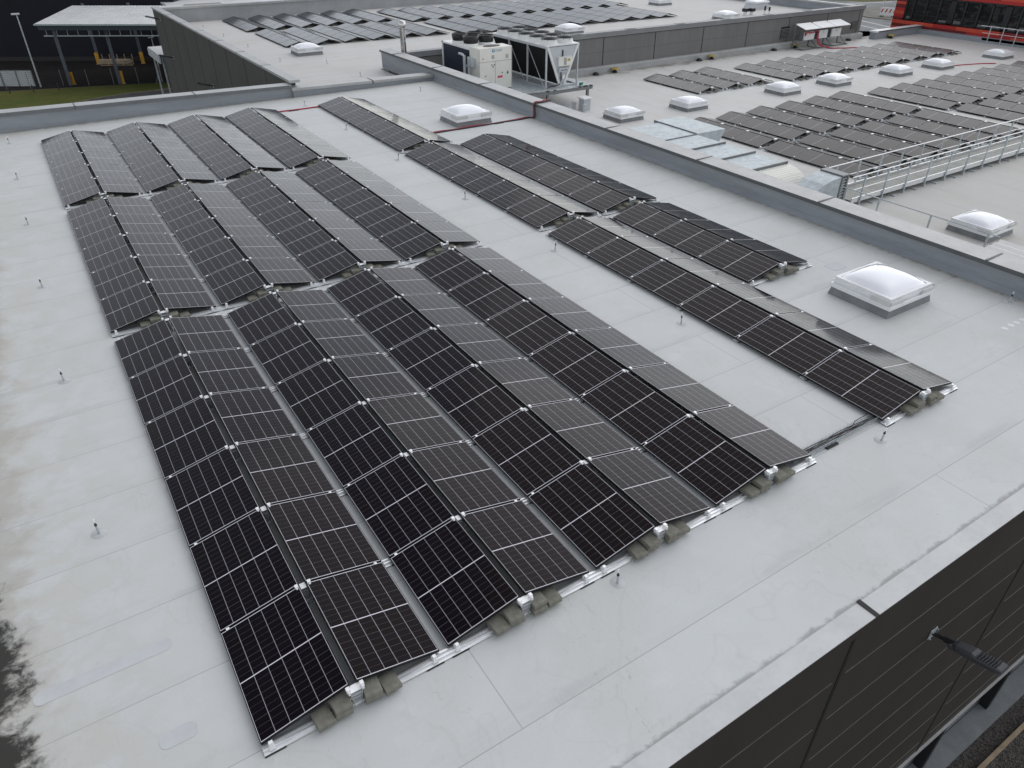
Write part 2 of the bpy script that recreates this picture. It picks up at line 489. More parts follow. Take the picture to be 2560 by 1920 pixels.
# ------------------------------------------------------------------ mesh helpers
class MB:
    def __init__(self):
        self.v, self.f, self.mi, self.uv, self.smooth = [], [], [], {}, set()

    def add(self, verts, faces, mat=0, smooth=False):
        k = len(self.v)
        self.v += [tuple(p) for p in verts]
        for f in faces:
            if smooth:
                self.smooth.add(len(self.f))
            self.f.append(tuple(k + i for i in f))
            self.mi.append(mat)
        return self

    def box(self, x0, y0, z0, x1, y1, z1, mat=0, top=None):
        v = [(x0, y0, z0), (x1, y0, z0), (x1, y1, z0), (x0, y1, z0), (x0, y0, z1), (x1, y0, z1), (x1, y1, z1), (x0, y1, z1)]
        k = len(self.f)
        self.add(v, [(0, 3, 2, 1), (4, 5, 6, 7), (0, 1, 5, 4), (1, 2, 6, 5), (2, 3, 7, 6), (3, 0, 4, 7)], mat)
        if top is not None:
            self.mi[k + 1] = top
        return self

    def hexa(self, b, t, mat=0):
        """b, t: four bottom and four top points, counter-clockwise"""
        return self.add(list(b) + list(t), [(0, 3, 2, 1), (4, 5, 6, 7), (0, 1, 5, 4), (1, 2, 6, 5), (2, 3, 7, 6), (3, 0, 4, 7)], mat)

    def bev(self, x0, y0, z0, x1, y1, z1, r, mat=0):
        """box with its upper edges chamfered"""
        b = [(x0, y0, z0), (x1, y0, z0), (x1, y1, z0), (x0, y1, z0)]
        m_ = [(x0, y0, z1 - r), (x1, y0, z1 - r), (x1, y1, z1 - r), (x0, y1, z1 - r)]
        t = [(x0 + r, y0 + r, z1), (x1 - r, y0 + r, z1), (x1 - r, y1 - r, z1), (x0 + r, y1 - r, z1)]
        f = [(0, 3, 2, 1), (8, 9, 10, 11)]
        for i in range(4):
            j = (i + 1) % 4
            f += [(i, j, 4 + j, 4 + i), (4 + i, 4 + j, 8 + j, 8 + i)]
        return self.add(b + m_ + t, f, mat)

    def tube(self, pts, r, n=8, mat=0, cap=True, r1=None):
        pts = [Vector(p) for p in pts]
        rings = []
        up = Vector((0, 0, 1))
        L = len(pts)
        for i, p in enumerate(pts):
            d = (pts[min(i + 1, L - 1)] - pts[max(i - 1, 0)]).normalized()
            a = d.cross(up if abs(d.z) < 0.95 else Vector((1, 0, 0))).normalized()
            b = a.cross(d).normalized()
            rr = r if r1 is None else r + (r1 - r) * i / (L - 1)
            rings.append([p + (a * math.cos(2 * math.pi * k / n) + b * math.sin(2 * math.pi * k / n)) * rr for k in range(n)])
        vs = [q for ring in rings for q in ring]
        fs = []
        for i in range(L - 1):
            for k in range(n):
                k2 = (k + 1) % n
                fs.append((i * n + k, i * n + k2, (i + 1) * n + k2, (i + 1) * n + k))
        self.add(vs, fs, mat, smooth=True)
        if cap:
            self.add(rings[0], [tuple(range(n))], mat)
            self.add(rings[-1], [tuple(reversed(range(n)))], mat)
        return self

    def lathe(self, prof, c=(0, 0, 0), n=20, mat=0, cap=True):
        vs, fs = [], []
        for r, z in prof:
            for k in range(n):
                a = 2 * math.pi * k / n
                vs.append((c[0] + r * math.cos(a), c[1] + r * math.sin(a), c[2] + z))
        for i in range(len(prof) - 1):
            for k in range(n):
                k2 = (k + 1) % n
                fs.append((i * n + k, i * n + k2, (i + 1) * n + k2, (i + 1) * n + k))
        self.add(vs, fs, mat, smooth=True)
        if cap:
            k = (len(prof) - 1) * n
            self.add(vs[k:k + n], [tuple(range(n))], mat)
            self.add(vs[:n], [tuple(reversed(range(n)))], mat)
        return self

    def bar(self, a, b, wx, wz=None, mat=0):
        """rectangular bar between two points"""
        wz = wz or wx
        a, b = Vector(a), Vector(b)
        d = (b - a).normalized()
        s = d.cross(Vector((0, 0, 1)) if abs(d.z) < 0.95 else Vector((0, 1, 0))).normalized() * wx / 2
        u = s.cross(d).normalized() * wz / 2
        v = [a - s - u, a + s - u, a + s + u, a - s + u, b - s - u, b + s - u, b + s + u, b - s + u]
        return self.add(v, [(0, 1, 2, 3), (7, 6, 5, 4), (0, 4, 5, 1), (1, 5, 6, 2), (2, 6, 7, 3), (3, 7, 4, 0)], mat)

    def prism(self, poly, axis, a, b, mat=0):
        """extrude a 2-D outline along an axis from a to b"""
        n = len(poly)

        def P(p, t):
            return (t, p[0], p[1]) if axis == 'x' else ((p[0], t, p[1]) if axis == 'y' else (p[0], p[1], t))
        v = [P(p, a) for p in poly] + [P(p, b) for p in poly]
        f = [tuple(range(n)), tuple(reversed(range(n, 2 * n)))]
        for i in range(n):
            j = (i + 1) % n
            f.append((i, i + n, j + n, j))
        return self.add(v, f, mat)

    def xf(self, mtx):
        self.v = [tuple(mtx @ Vector(p)) for p in self.v]
        return self

    def mesh(self, name, mats):
        me = bpy.data.meshes.new(name)
        me.from_pydata(self.v, [], self.f)
        for m in (mats if isinstance(mats, (list, tuple)) else [mats]):
            me.materials.append(M[m] if isinstance(m, str) else m)
        for i, p in enumerate(me.polygons):
            p.material_index = self.mi[i]
            p.use_smooth = i in self.smooth
        if self.uv:
            ul = me.uv_layers.new(name='UVMap')
            for i, p in enumerate(me.polygons):
                if i in self.uv:
                    for q, li in enumerate(p.loop_indices):
                        ul.data[li].uv = self.uv[i][q]
        import bmesh
        bm = bmesh.new()
        bm.from_mesh(me)
        if not self.uv:
            bmesh.ops.recalc_face_normals(bm, faces=bm.faces)
        bm.to_mesh(me)
        bm.free()
        me.update()
        return me

    def obj(self, name, mats, parent=None, loc=None):
        return link(name, self.mesh(name, mats), parent, loc)


def link(name, data, parent=None, loc=None, rot=None):
    o = bpy.data.objects.new(name, data)
    C.objects.link(o)
    if parent is not None:
        o.parent = parent
    if loc is not None:
        o.location = loc
    if rot is not None:
        o.rotation_euler = rot
    return o


def tag(o, label=None, cat=None, group=None, kind=None):
    if label:
        o['label'] = label
    if cat:
        o['category'] = cat
    if group:
        o['group'] = group
    if kind:
        o['kind'] = kind
    return o


def thing(name, label, cat, loc=(0, 0, 0), rot=(0, 0, 0), group=None):
    return tag(link(name, None, None, loc, rot), label, cat, group)


def dup(root, loc, rot=None, label=None, group=None):
    r = root.copy()
    C.objects.link(r)
    r.location = loc
    if rot is not None:
        r.rotation_euler = rot if isinstance(rot, tuple) else (0, 0, rot)
    if label:
        r['label'] = label
    if group:
        r['group'] = group
    for ch in list(root.children):
        c = ch.copy()
        C.objects.link(c)
        c.parent = r
        for g in list(ch.children):
            d = g.copy()
            C.objects.link(d)
            d.parent = c
    return r


ORD = ['first', 'second', 'third', 'fourth', 'fifth', 'sixth', 'seventh', 'eighth', 'ninth', 'tenth', 'eleventh', 'twelfth']

# ------------------------------------------------------------------ levels and sizes
G = -10.0            # ground
R2 = -2.27           # lower roof
R3 = -0.5            # roof of the grey building
YF = -2.59           # front facade
XR = 18.45           # inside of the right parapet
YB = 31.35           # inside of the back parapet
P_, W_, RG, DZ, Z0 = 2.3501, 1.0696, 0.0917, 0.2307, 0.10
L_, GY = 1.722, 0.021
STEP = L_ + GY
TILT = math.atan2(DZ, W_)
SL = math.hypot(W_, DZ)

# ------------------------------------------------------------------ ground
tag(MB().box(-300, -2.0, G - 2.5, 500, 600, G).obj('ground', 'asphalt'), kind='structure')
GF = -11.85         # the ground drops along the front facade
tag(MB().box(-300, -200, GF - 0.5, 500, -2.001, GF).obj('ground', 'asphalt'), kind='structure')
gr = MB()
poly = [(-60, 20), (1.5, 55), (2.6, 82), (4.5, 87.6), (6.5, 88.6), (10, 89.4), (14, 89.4), (30, 87), (30, 90), (14.7, 93.6), (6.9, 96.1), (-2.1, 98.6), (-60, 120)]
gr.add([(x, y, G + 0.004) for x, y in poly], [tuple(range(len(poly)))])
gr.add([(130, 84, G + 0.004), (210, 84, G + 0.004), (300, 130, G + 0.004), (300, 300, G + 0.004), (90, 300, G + 0.004), (110, 120, G + 0.004)][:0] or [(112, 70, G + .004), (121, 66, G + .004), (124, 72, G + .004), (113, 80, G + .004)], [(0, 1, 2, 3)])
gr.add([(158, 101, G + .006), (250, 75, G + .006), (420, 200, G + .006), (300, 420, G + .006), (120, 300, G + .006), (150, 118, G + .006)], [(0, 1, 2, 3, 4, 5)])
tag(gr.obj('grass', 'grass'), 'short mown grass beyond the roofs', 'grass', kind='stuff')
k = MB()
pts = [(2.6, 82, G), (4.5, 87.6, G), (6.5, 88.6, G), (10, 89.4, G), (14, 89.4, G), (30, 87, G)]
for a, b in zip(pts, pts[1:]):
    k.bar((a[0], a[1], G + 0.06), (b[0], b[1], G + 0.06), 0.18, 0.14)
tag(k.obj('kerb', 'kerb'), kind='structure')
tag(MB().add([(-60, 121, G + .004), (-2.1, 98.8, G + .004), (6.9, 96.3, G + .004), (14.7, 93.8, G + .004), (40, 86, G + .004), (60, 120, G + .004), (-20, 190, G + .004)], [tuple(range(7))]).obj('yard', 'yard'), kind='structure')
# road on the far right with painted lines and a curved kerb island
rd = MB()
rd.add([(100, 30, G + .004), (150, 20, G + .004), (330, 60, G + .004), (230, 78, G + .004), (158, 100.5, G + .004), (140, 125, G + .004), (95, 150, G + .004), (98, 90, G + .004)], [tuple(range(8))])
tag(rd.obj('road', 'asphalt_pale'), kind='structure')
ln = MB()
for a, b, wd in (((131.5, 83, G + .008), (126, 69, G + .008), 0.35), ((127, 82, G + .008), (122, 67, G + .008), 0.35), ((140, 104, G + .008), (163, 97.5, G + .008), 0.5)):
    ln.bar(a, b, wd, 0.004)
tag(ln.obj('road_marking', 'paint_line'), kind='structure')
isl = MB()
arc = [(139.9, 91.5), (137.6, 88), (136, 84.5), (136.4, 80.5), (137.5, 76), (139, 72)]
for a, b in zip(arc, arc[1:]):
    isl.bar((*a, G + 0.05), (*b, G + 0.05), 0.3, 0.14)
ip = arc + [(150, 74), (158, 88), (150, 94)]
isl.add([(x, y, G + 0.03) for x, y in ip], [tuple(range(len(ip)))], 1)
tag(isl.obj('traffic_island', ['kerb', plain('worn island paving', (0.17, 0.16, 0.145), 0.9, 0, 0.3, 0.5)]), kind='structure')
gv = MB().add([(-20, -40, GF + .004), (60, -40, GF + .004), (60, -2.0, GF + .004), (-20, -2.0, GF + .004)], [(0, 1, 2, 3)])
tag(gv.obj('gravel', 'gravel'), 'dark gravel bed at the foot of the front facade', 'gravel', kind='stuff')
tag(MB().bar((5, -3.24, GF + 0.06), (45, -3.24, GF + 0.06), 0.10, 0.16).obj('timber_edging', 'wood'), 'brown timber edging board laid in the gravel bed', 'edging')

# ------------------------------------------------------------------ main building
main = thing('flat_roofed_building', 'nearest flat roofed hall with pale roof and dark front facade', 'building')
roof = MB().box(-9, -2.32, -0.4, XR, YB, 0.0).obj('roof', 'roof1', main)
fac = MB()
fac.box(-9, YF + 0.03, -8.45, 19.10, YF + 0.35, -0.13)
fac.box(19.10, YF + 0.03, -8.45, 34, YF + 0.35, -2.75)
fac.obj('front_facade', 'clad_front', main)
for x in (1.4, 7.05, 12.75, 18.45):
    MB().box(x - 0.035, YF + 0.022, -8.45, x + 0.035, YF + 0.032, -0.2).obj('facade_joint', 'joint', main)
sb = MB()
for i in range(7):
    z = -1.14 - 1.13 * i
    for x0, x1 in ((-8.8, -4.4), (-4.1, 1.2), (1.55, 6.9), (7.2, 12.55), (12.95, 18.3)):
        sb.box(x0, YF + 0.022, z - 0.006, x1, YF + 0.031, z + 0.006)
sb.obj('facade_seam', 'bead', main)
cp = MB()
cp.hexa([(-9, YF - 0.01, -0.15), (19.1, YF - 0.01, -0.15), (19.1, -2.32, -0.15), (-9, -2.32, -0.15)],
        [(-9, YF - 0.01, 0.012), (19.1, YF - 0.01, 0.012), (19.1, -2.32, 0.004), (-9, -2.32, 0.004)])
front_coping = cp.obj('front_coping', plain('pale front coping', (0.53, 0.535, 0.535), 0.5, 0.05, 0.08, 1.5), main)
fc = MB().box(-9, YF - 0.014, -0.17, 19.1, YF - 0.0105, 0.002)
fc.obj('coping_fascia', 'clad_front', main)
for x in (2.5, 7.36, 12.2, 17.0):
    MB().box(x - 0.035, YF - 0.018, 0.008, x + 0.035, -2.30, 0.022).obj('coping_joint_cover', 'dark_rubber', front_coping)
MB().box(-9, YF - 0.02, -8.53, 34, YF + 0.3, -8.455).obj('facade_drip_edge', plain('pale drip edge', (0.42, 0.42, 0.42), 0.4, 0.2), main)
wn = MB()
wn.box(-9, -2.18, GF, 34, -2.05, -8.45)
wband = wn.obj('window_band', 'glass_pale', main)
x = 1.95
while x < 33:
    MB().box(x - 0.09, -2.42, -11.55, x + 0.09, -2.185, -8.54).obj('window_mullion', 'window_frame', wband)
    x += 3.23
MB().box(-9, -2.72, GF, 34, -2.19, -11.56).obj('plinth_ledge', 'ledge', main)
MB().box(-9, -2.04, G, 19.05, YB + 0.25, -0.41).obj('hidden_wall', 'hall_wall', main)
# right parapet, along y
pw = MB()
pw.box(XR, -2.59, -0.39, 19.0, 37.85, 0.50)
pr = pw.obj('right_parapet', 'upstand', main)
ct = MB()
ct.hexa([(18.37, -2.62, 0.50), (19.07, -2.62, 0.50), (19.07, 37.88, 0.50), (18.37, 37.88, 0.50)],
        [(18.37, -2.62, 0.615), (19.07, -2.62, 0.635), (19.07, 37.88, 0.635), (18.37, 37.88, 0.615)])
cto = ct.obj('parapet_coping', 'coping', pr)
MB().box(18.364, -2.62, 0.505, 18.369, 37.88, 0.612).obj('coping_fascia', 'coping_edge', pr)
for y in (2.2, 7.05, 11.93, 16.78, 21.6, 26.33, 31.2, 36.0):
    MB().box(18.36, y - 0.025, 0.60, 19.08, y + 0.025, 0.642).obj('coping_joint_cover', 'coping_edge', pr)
MB().prism([(XR - 0.10, 0.002), (XR - 0.002, 0.002), (XR - 0.002, 0.13)], 'y', -2.3, 31.2).obj('cant_strip', 'upstand', pr)
# back parapet, along x: tapers to the right; the right half is lower
pb = MB()
pb.hexa([(-9, YB, -0.39), (10.9, YB, -0.39), (10.9, YB + 0.55, -0.39), (-9, YB + 0.55, -0.39)],
        [(-9, YB, 0.78), (10.9, YB, 0.42), (10.9, YB + 0.55, 0.42), (-9, YB + 0.55, 0.78)])
pbo = pb.obj('back_parapet', 'upstand', main)
cb = MB()
cb.hexa([(-9, YB - 0.05, 0.78), (10.9, YB - 0.05, 0.42), (10.9, YB + 0.6, 0.42), (-9, YB + 0.6, 0.78)],
        [(-9, YB - 0.05, 0.92), (10.9, YB - 0.05, 0.55), (10.9, YB + 0.6, 0.56), (-9, YB + 0.6, 0.93)])
cb.obj('parapet_coping', 'coping_pale', pbo)
cf = MB()
cf.hexa([(-9, YB - 0.056, 0.775), (10.9, YB - 0.056, 0.415), (10.9, YB - 0.051, 0.415), (-9, YB - 0.051, 0.775)],
        [(-9, YB - 0.056, 0.915), (10.9, YB - 0.056, 0.545), (10.9, YB - 0.051, 0.545), (-9, YB - 0.051, 0.915)])
cf.obj('coping_fascia', plain('grey blue fascia', (0.16, 0.168, 0.175), 0.5, 0.1), pbo)
pb2 = MB()
pb2.hexa([(10.9, YB - 0.12, -0.39), (XR, YB - 0.12, -0.39), (XR, YB + 0.45, -0.39), (10.9, YB + 0.45, -0.39)],
         [(10.9, YB - 0.12, 0.30), (XR, YB - 0.12, 0.17), (XR, YB + 0.45, 0.17), (10.9, YB + 0.45, 0.30)])
pb2o = pb2.obj('low_back_parapet', 'upstand', main)
cb2 = MB()
cb2.hexa([(10.85, YB - 0.17, 0.30), (XR - 0.03, YB - 0.17, 0.17), (XR - 0.03, YB + 0.5, 0.17), (10.85, YB + 0.5, 0.30)],
         [(10.85, YB - 0.17, 0.42), (XR - 0.03, YB - 0.17, 0.29), (XR - 0.03, YB + 0.5, 0.30), (10.85, YB + 0.5, 0.43)])
cb2.obj('parapet_coping', 'coping', pb2o)
for x in (1.63, 6.47):
    zz = 0.92 - (x + 9) * 0.37 / 19.9
    MB().box(x - 0.025, YB - 0.06, zz - 0.13, x + 0.025, YB + 0.61, zz + 0.014).obj('coping_joint_cover', 'coping_edge', pbo)
bj2 = MB().box(14.97, YB - 0.18, 0.2, 15.03, YB + 0.51, 0.372)
bj2.obj('coping_joint_cover', 'coping_edge', pb2o)

# ------------------------------------------------------------------ lower roof building
low = thing('lower_hall', 'lower flat roofed hall right of the long parapet', 'building')
MB().box(19.0, -2.59, R2 - 0.4, 71.5, 37.9, R2).obj('roof', 'roof2', low)
MB().box(19.1, -2.5, G, 71.4, 37.8, R2 - 0.41).obj('wall', 'clad_b', low)
lp = MB().box(64.61, 36.30, R2, 71.49, 36.85, -1.72)
lpo = lp.obj('parapet', 'upstand', low)
MB().box(64.61, 36.24, -1.72, 71.49, 36.95, -1.60).obj('parapet_coping', 'white_paint', lpo)
MB().box(64.9, 36.234, -1.715, 71.5, 36.239, -1.605).obj('coping_fascia', 'coping_edge', lpo)
MB().box(71.0, -2.5, R2, 71.48, 36.29, -1.88).obj('upstand', 'upstand', low)

# ------------------------------------------------------------------ grey building with the far array
gb = thing('grey_clad_building', 'grey panel clad hall carrying the far solar field', 'building')
MB().box(11.3, 31.91, R3 - 0.4, 18.44, 38.25, R3).obj('roof', 'roof3', gb)
MB().box(11.3, 38.26, R3 - 0.4, 64.1, 65.59, R3).obj('roof', 'roof3', gb)
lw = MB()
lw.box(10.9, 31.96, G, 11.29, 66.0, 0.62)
lwo = lw.obj('left_wall', 'clad_b_shaded', gb)
for y in (35.6, 39.55, 43.5, 47.4, 51.3, 55.1, 58.7, 62.4):
    MB().box(10.893, y - 0.03, G, 10.899, y + 0.03, 0.6).obj('cladding_joint', 'joint', lwo)
MB().box(10.84, 31.4, 0.62, 11.36, 66.05, 0.74).obj('wall_coping', 'coping_pale', gb)
for y in (36.0, 40.8, 45.6, 50.4, 55.2, 60.0):
    MB().box(10.835, y - 0.03, 0.6, 11.365, y + 0.03, 0.748).obj('coping_joint_cover', 'coping_edge', lwo)
fw = MB()
fw.box(19.05, 37.9, R2 - 3, 64.5, 38.25, 0.0)
fwo = fw.obj('front_wall', 'clad_b', gb)
for x in (20.7, 25.5, 30.4, 35.28, 40.11, 44.97, 49.85, 54.75, 59.64, 64.0):
    MB().box(x - 0.03, 37.893, R2 + 0.35, x + 0.03, 37.899, -0.05).obj('cladding_joint', 'joint', fwo)
MB().box(19.12, 37.893, -0.045, 64.5, 37.899, -0.005).obj('cladding_joint', 'joint', fwo)
ft = MB()
for z in (-0.95,):
    ft.box(19.12, 37.894, z - 0.008, 64.5, 37.8985, z + 0.008)
ft.obj('cladding_seam', plain('soft seam', (0.10, 0.10, 0.098), 0.6), fwo)
cpB = MB()
cpB.box(19.08, 37.83, 0.0, 64.58, 38.4, 0.31)
cpB.obj('wall_coping', plain('grey deep coping', (0.25, 0.255, 0.26), 0.5, 0.15, 0.1, 1), gb)
for x in (33.0, 37.8, 42.6, 47.4, 52.2, 57.0, 61.8):
    MB().box(x - 0.4, 37.9, 0.312, x + 0.4, 38.3, 0.33).obj('coping_joint_cover', 'coping_edge', fwo)
bs = MB()
bs.prism([(37.89, R2), (37.89, R2 + 0.42), (37.62, R2 + 0.40), (37.55, R2 + 0.34), (37.52, R2)], 'x', 19.1, 64.6)
bs.obj('base_upstand', plain('pale base upstand', (0.40, 0.405, 0.40), 0.6, 0, 0.2, 0.8, 0.3, (0.6, 1, 2)), gb)
fp = MB().box(11.3, 65.6, R3, 64.5, 66.0, 0.50)
fpo = fp.obj('far_parapet', plain('far upstand', (0.34, 0.345, 0.35), 0.6, 0, 0.12, 0.6), gb)
MB().box(11.37, 65.52, 0.50, 64.6, 66.08, 0.66).obj('parapet_coping', 'coping', fpo)
rp = MB().box(64.12, 38.41, R3, 64.5, 65.59, 0.12)
rpo = rp.obj('right_parapet', 'upstand', gb)
MB().box(64.05, 38.41, 0.12, 64.58, 65.51, 0.24).obj('parapet_coping', 'coping', rpo)
MB().box(11.3, 38.26, G, 64.5, 66.0, R3 - 0.41).obj('wall', 'clad_b', gb)
vt = MB().box(63.1, 37.86, -1.52, 64.1, 37.89, -0.93)
for i in range(7):
    z = -1.48 + i * 0.08
    vt.prism([(37.86, z), (37.80, z - 0.02), (37.80, z + 0.0), (37.86, z + 0.03)], 'x', 63.1, 64.1, 1)
vt.obj('louvre_vent', ['joint', plain('louvre slat', (0.19, 0.19, 0.185), 0.5)], gb)
v2 = MB().box(53.9, 37.86, -1.6, 54.9, 37.89, -0.7)
for i in range(8):
    z = -1.56 + i * 0.1
    v2.prism([(37.86, z), (37.80, z - 0.02), (37.80, z), (37.86, z + 0.03)], 'x', 53.9, 54.9, 1)
v2.obj('louvre_vent', ['joint', 'clad_b'], gb)


# ------------------------------------------------------------------ solar panels
def panel_meshes():
    t, fw_ = 0.035, 0.011
    f = MB()
    S, L = SL, L_
    f.box(0, 0, -t, S, fw_, -0.002)
    f.box(0, L - fw_, -t, S, L, -0.002)
    f.box(0, fw_, -t, fw_, L - fw_, -0.002)
    f.box(S - fw_, fw_, -t, S, L - fw_, -0.002)
    fm = f.mesh('panel_frame', plain('black anodised frame', (0.012, 0.012, 0.013), 0.5, 0.0, 0.05, 3, 0.2))
    g = MB()
    a = (S - 1.072) / 2
    b = (L - 1.700) / 2
    g.add([(a, b, 0), (S - a, b, 0), (S - a, L - b, 0), (a, L - b, 0), (a, b, -0.01), (S - a, b, -0.01), (S - a, L - b, -0.01), (a, L - b, -0.01)],
          [(0, 1, 2, 3), (7, 6, 5, 4), (4, 5, 1, 0), (5, 6, 2, 1), (6, 7, 3, 2), (7, 4, 0, 3)])
    g.uv[0] = [(0, 0), (1.072, 0), (1.072, 1.700), (0, 1.700)]
    for i in range(1, 6):
        g.uv[i] = [(0.05, 0.03)] * 4
    gm = g.mesh('panel_glass', 'solar')
    # one-mesh version for the lower roof
    q = MB()
    q.box(0, 0, -t, S, L, -0.003, 0)
    k = len(q.f)
    q.add([(a, b, 0), (S - a, b, 0), (S - a, L - b, 0), (a, L - b, 0)], [(0, 1, 2, 3)], 1)
    for i in range(k):
        q.uv[i] = [(0.05, 0.03)] * 4
    q.uv[k] = [(0, 0), (1.072, 0), (1.072, 1.700), (0, 1.700)]
    qm = q.mesh('panel_far', ['dark_rubber', 'solar_far'])
    return fm, gm, qm


FM, GM, QM = panel_meshes()
first_panel = [None]


def put_panel(x, y, z, side, label, group):
    """side 0: slope rising to the right from its low edge x; side 1: falling to the right from its ridge edge x"""
    jit = R(random.uniform(-0.12, 0.12))
    rot = (R(random.uniform(-0.06, 0.06)), (-TILT if side == 0 else TILT) + jit, 0)
    if first_panel[0] is None:
        t = thing('solar_panel', label, 'solar panel', (x, y, z), rot, group)
        link('frame', FM, t)
        link('glass', GM, t)
        first_panel[0] = t
        return t
    return dup(first_panel[0], (x, y, z), rot, label, group)


GRP_W, GRP_N = 'solar panels of the wide left field', 'solar panels of the narrow right field'
B2, B3 = 10.9342, 20.1861
SIDE = ['left facing', 'right facing']
for bi, (y0, n, bn) in enumerate(((0.0, 6, 'front block'), (B2, 5, 'middle block'), (B3, 5, 'rear block'))):
    for r in range(4):
        for s in (0, 1):
            x = r * P_ + (0 if s == 0 else W_ + RG)
            for i in range(n):
                lab = f'{SIDE[s]} solar panel, {ORD[i]} from front, {ORD[r]} ridge from left, wide field {bn}'
                put_panel(x, y0 + i * STEP, Z0 + (0 if s == 0 else DZ), s, lab, GRP_W)
NB = [(0, 11.1906, -0.0344, 0, 6, 'front block'), (0, 11.1906, 10.9084, 0, 5, 'middle block'), (0, 11.1906, 20.0473, 0, 5, 'rear block'),
      (1, 13.522, -0.0344, 3, 6, 'front block'), (1, 13.522, 10.9084, 0, 5, 'middle block')]
for rr, x0, y0, i0, i1, bn in NB:
    for s in (0, 1):
        for i in range(i0, i1):
            lab = f'{SIDE[s]} solar panel, {ORD[i - i0]} from front, {["left", "right"][rr]} ridge, narrow field {bn}'
            put_panel(x0 + (0 if s == 0 else W_ + RG), y0 + i * STEP, Z0 + (0 if s == 0 else DZ), s, lab, GRP_N)


def put_far(x, y, z, side, label, group):
    jit = R(random.uniform(-0.25, 0.25))
    o = link('solar_panel', QM, None, (x, y, z), (R(random.uniform(-0.1, 0.1)), (-TILT if side == 0 else TILT) + jit, 0))
    return tag(o, label, 'solar panel', group)


ZP2 = R2 + 0.10
CL = [('small wall cluster', 35.74, 28.81, 2.355, 3, 3, 2.35), ('long wall cluster', 43.95, 28.3, 2.26, 9, 3, 2.27),
      ('rear duct cluster', 29.55, 18.5, 2.44, 6, 3, 2.35), ('front duct cluster', 29.55, 12.95, 2.44, 6, 3, 2.35),
      ('rear right cluster', 44.8, 17.95, 2.40, 9, 3, 2.35), ('front right cluster', 45.2, 12.45, 2.40, 6, 3, 2.35)]
GRP_L = 'solar panels on the lower roof'
rest = MB()          # panels beyond the nearest 300, kept as one mass


def rest_panel(x, y, z, side, S, L, tilt, mat=1):
    c, s_ = math.cos(tilt), math.sin(tilt)
    if side == 0:
        a, b = (x, z), (x + S * c, z + S * s_)
    else:
        a, b = (x, z), (x + S * c, z - S * s_)
    t = 0.035
    k = len(rest.f)
    rest.hexa([(a[0], y, a[1] - t), (b[0], y, b[1] - t), (b[0], y + L, b[1] - t), (a[0], y + L, a[1] - t)],
              [(a[0], y, a[1] - .003), (b[0], y, b[1] - .003), (b[0], y + L, b[1] - .003), (a[0], y + L, a[1] - .003)], 0)
    e = 0.012
    ex, ez = e * c, (e * s_ if side == 0 else -e * s_)
    rest.add([(a[0] + ex, y + e, a[1] + ez), (b[0] - ex, y + e, b[1] - ez), (b[0] - ex, y + L - e, b[1] - ez), (a[0] + ex, y + L - e, a[1] + ez)], [(0, 1, 2, 3)], mat)
    for i in range(k, k + 6):
        rest.uv[i] = [(0.05, 0.03)] * 4
    rest.uv[k + 6] = [(0, 0), (1.072, 0), (1.072, 1.7), (0, 1.7)]


for cn, x0, y0, px, nr, n, _ in CL:
    for r in range(nr):
        for i in range(n):
            put_far(x0 + r * px, y0 + i * STEP, ZP2, 0, f'left facing solar panel, {ORD[i]} from front, {ORD[r]} row from left, {cn}', GRP_L)
            rest_panel(x0 + r * px + W_ + RG, y0 + i * STEP, ZP2 + DZ, 1, SL, L_, TILT)
# far roof: smaller pitch
ZP3 = R3 + 0.10
for x0, px, nr, y0 in ((16.1, 2.1, 6, 48.55), (15.85, 2.1, 6, 57.1), (29.55, 2.06, 10, 47.0), (29.1, 2.05, 11, 55.4)):
    for r in range(nr):
        for i in range(5):
            dy = -0.10 * r
            rest_panel(x0 + r * px, y0 + dy + i * 1.49, ZP3, 0, 0.985, 1.47, R(13), 2)
            rest_panel(x0 + r * px + 0.96 + 0.06, y0 + dy + i * 1.49, ZP3 + 0.985 * math.sin(R(13)), 1, 0.985, 1.47, R(13), 2)
m = rest.mesh('far_solar_panels', ['dark_rubber', 'solar_far', 'solar_old'])
tag(link('far_solar_panels', m), 'grey blue solar panels on the far roof and hidden back slopes', 'solar panels', GRP_L, 'stuff')


# ------------------------------------------------------------------ mounting rails, clamps, ridge posts
def rail_profile(x0, x1):
    b = MB()
    pro = [(-0.072, 0.012), (0.072, 0.012), (0.072, 0.030), (0.048, 0.030), (0.045, 0.052), (0.028, 0.052), (0.025, 0.026), (-0.010, 0.026), (-0.012, 0.052), (-0.030, 0.052), (-0.034, 0.022), (-0.072, 0.022)]
    b.prism(pro, 'x', x0, x1)
    return b.mesh('rail', 'alu')


def foot_mesh(end):
    """low support with its clamp; end=True when the panel edge hangs free at the front"""
    b = MB()
    b.hexa([(-0.035, -0.05, 0.03), (0.035, -0.05, 0.03), (0.035, 0.05, 0.03), (-0.035, 0.05, 0.03)],
           [(-0.025, -0.04, 0.078), (0.025, -0.04, 0.078), (0.025, 0.04, 0.078), (-0.025, 0.04, 0.078)])
    b.box(-0.022, -0.03, 0.079, 0.022, 0.012, 0.122)
    return b.mesh('foot_clamp', 'alu_clamp')


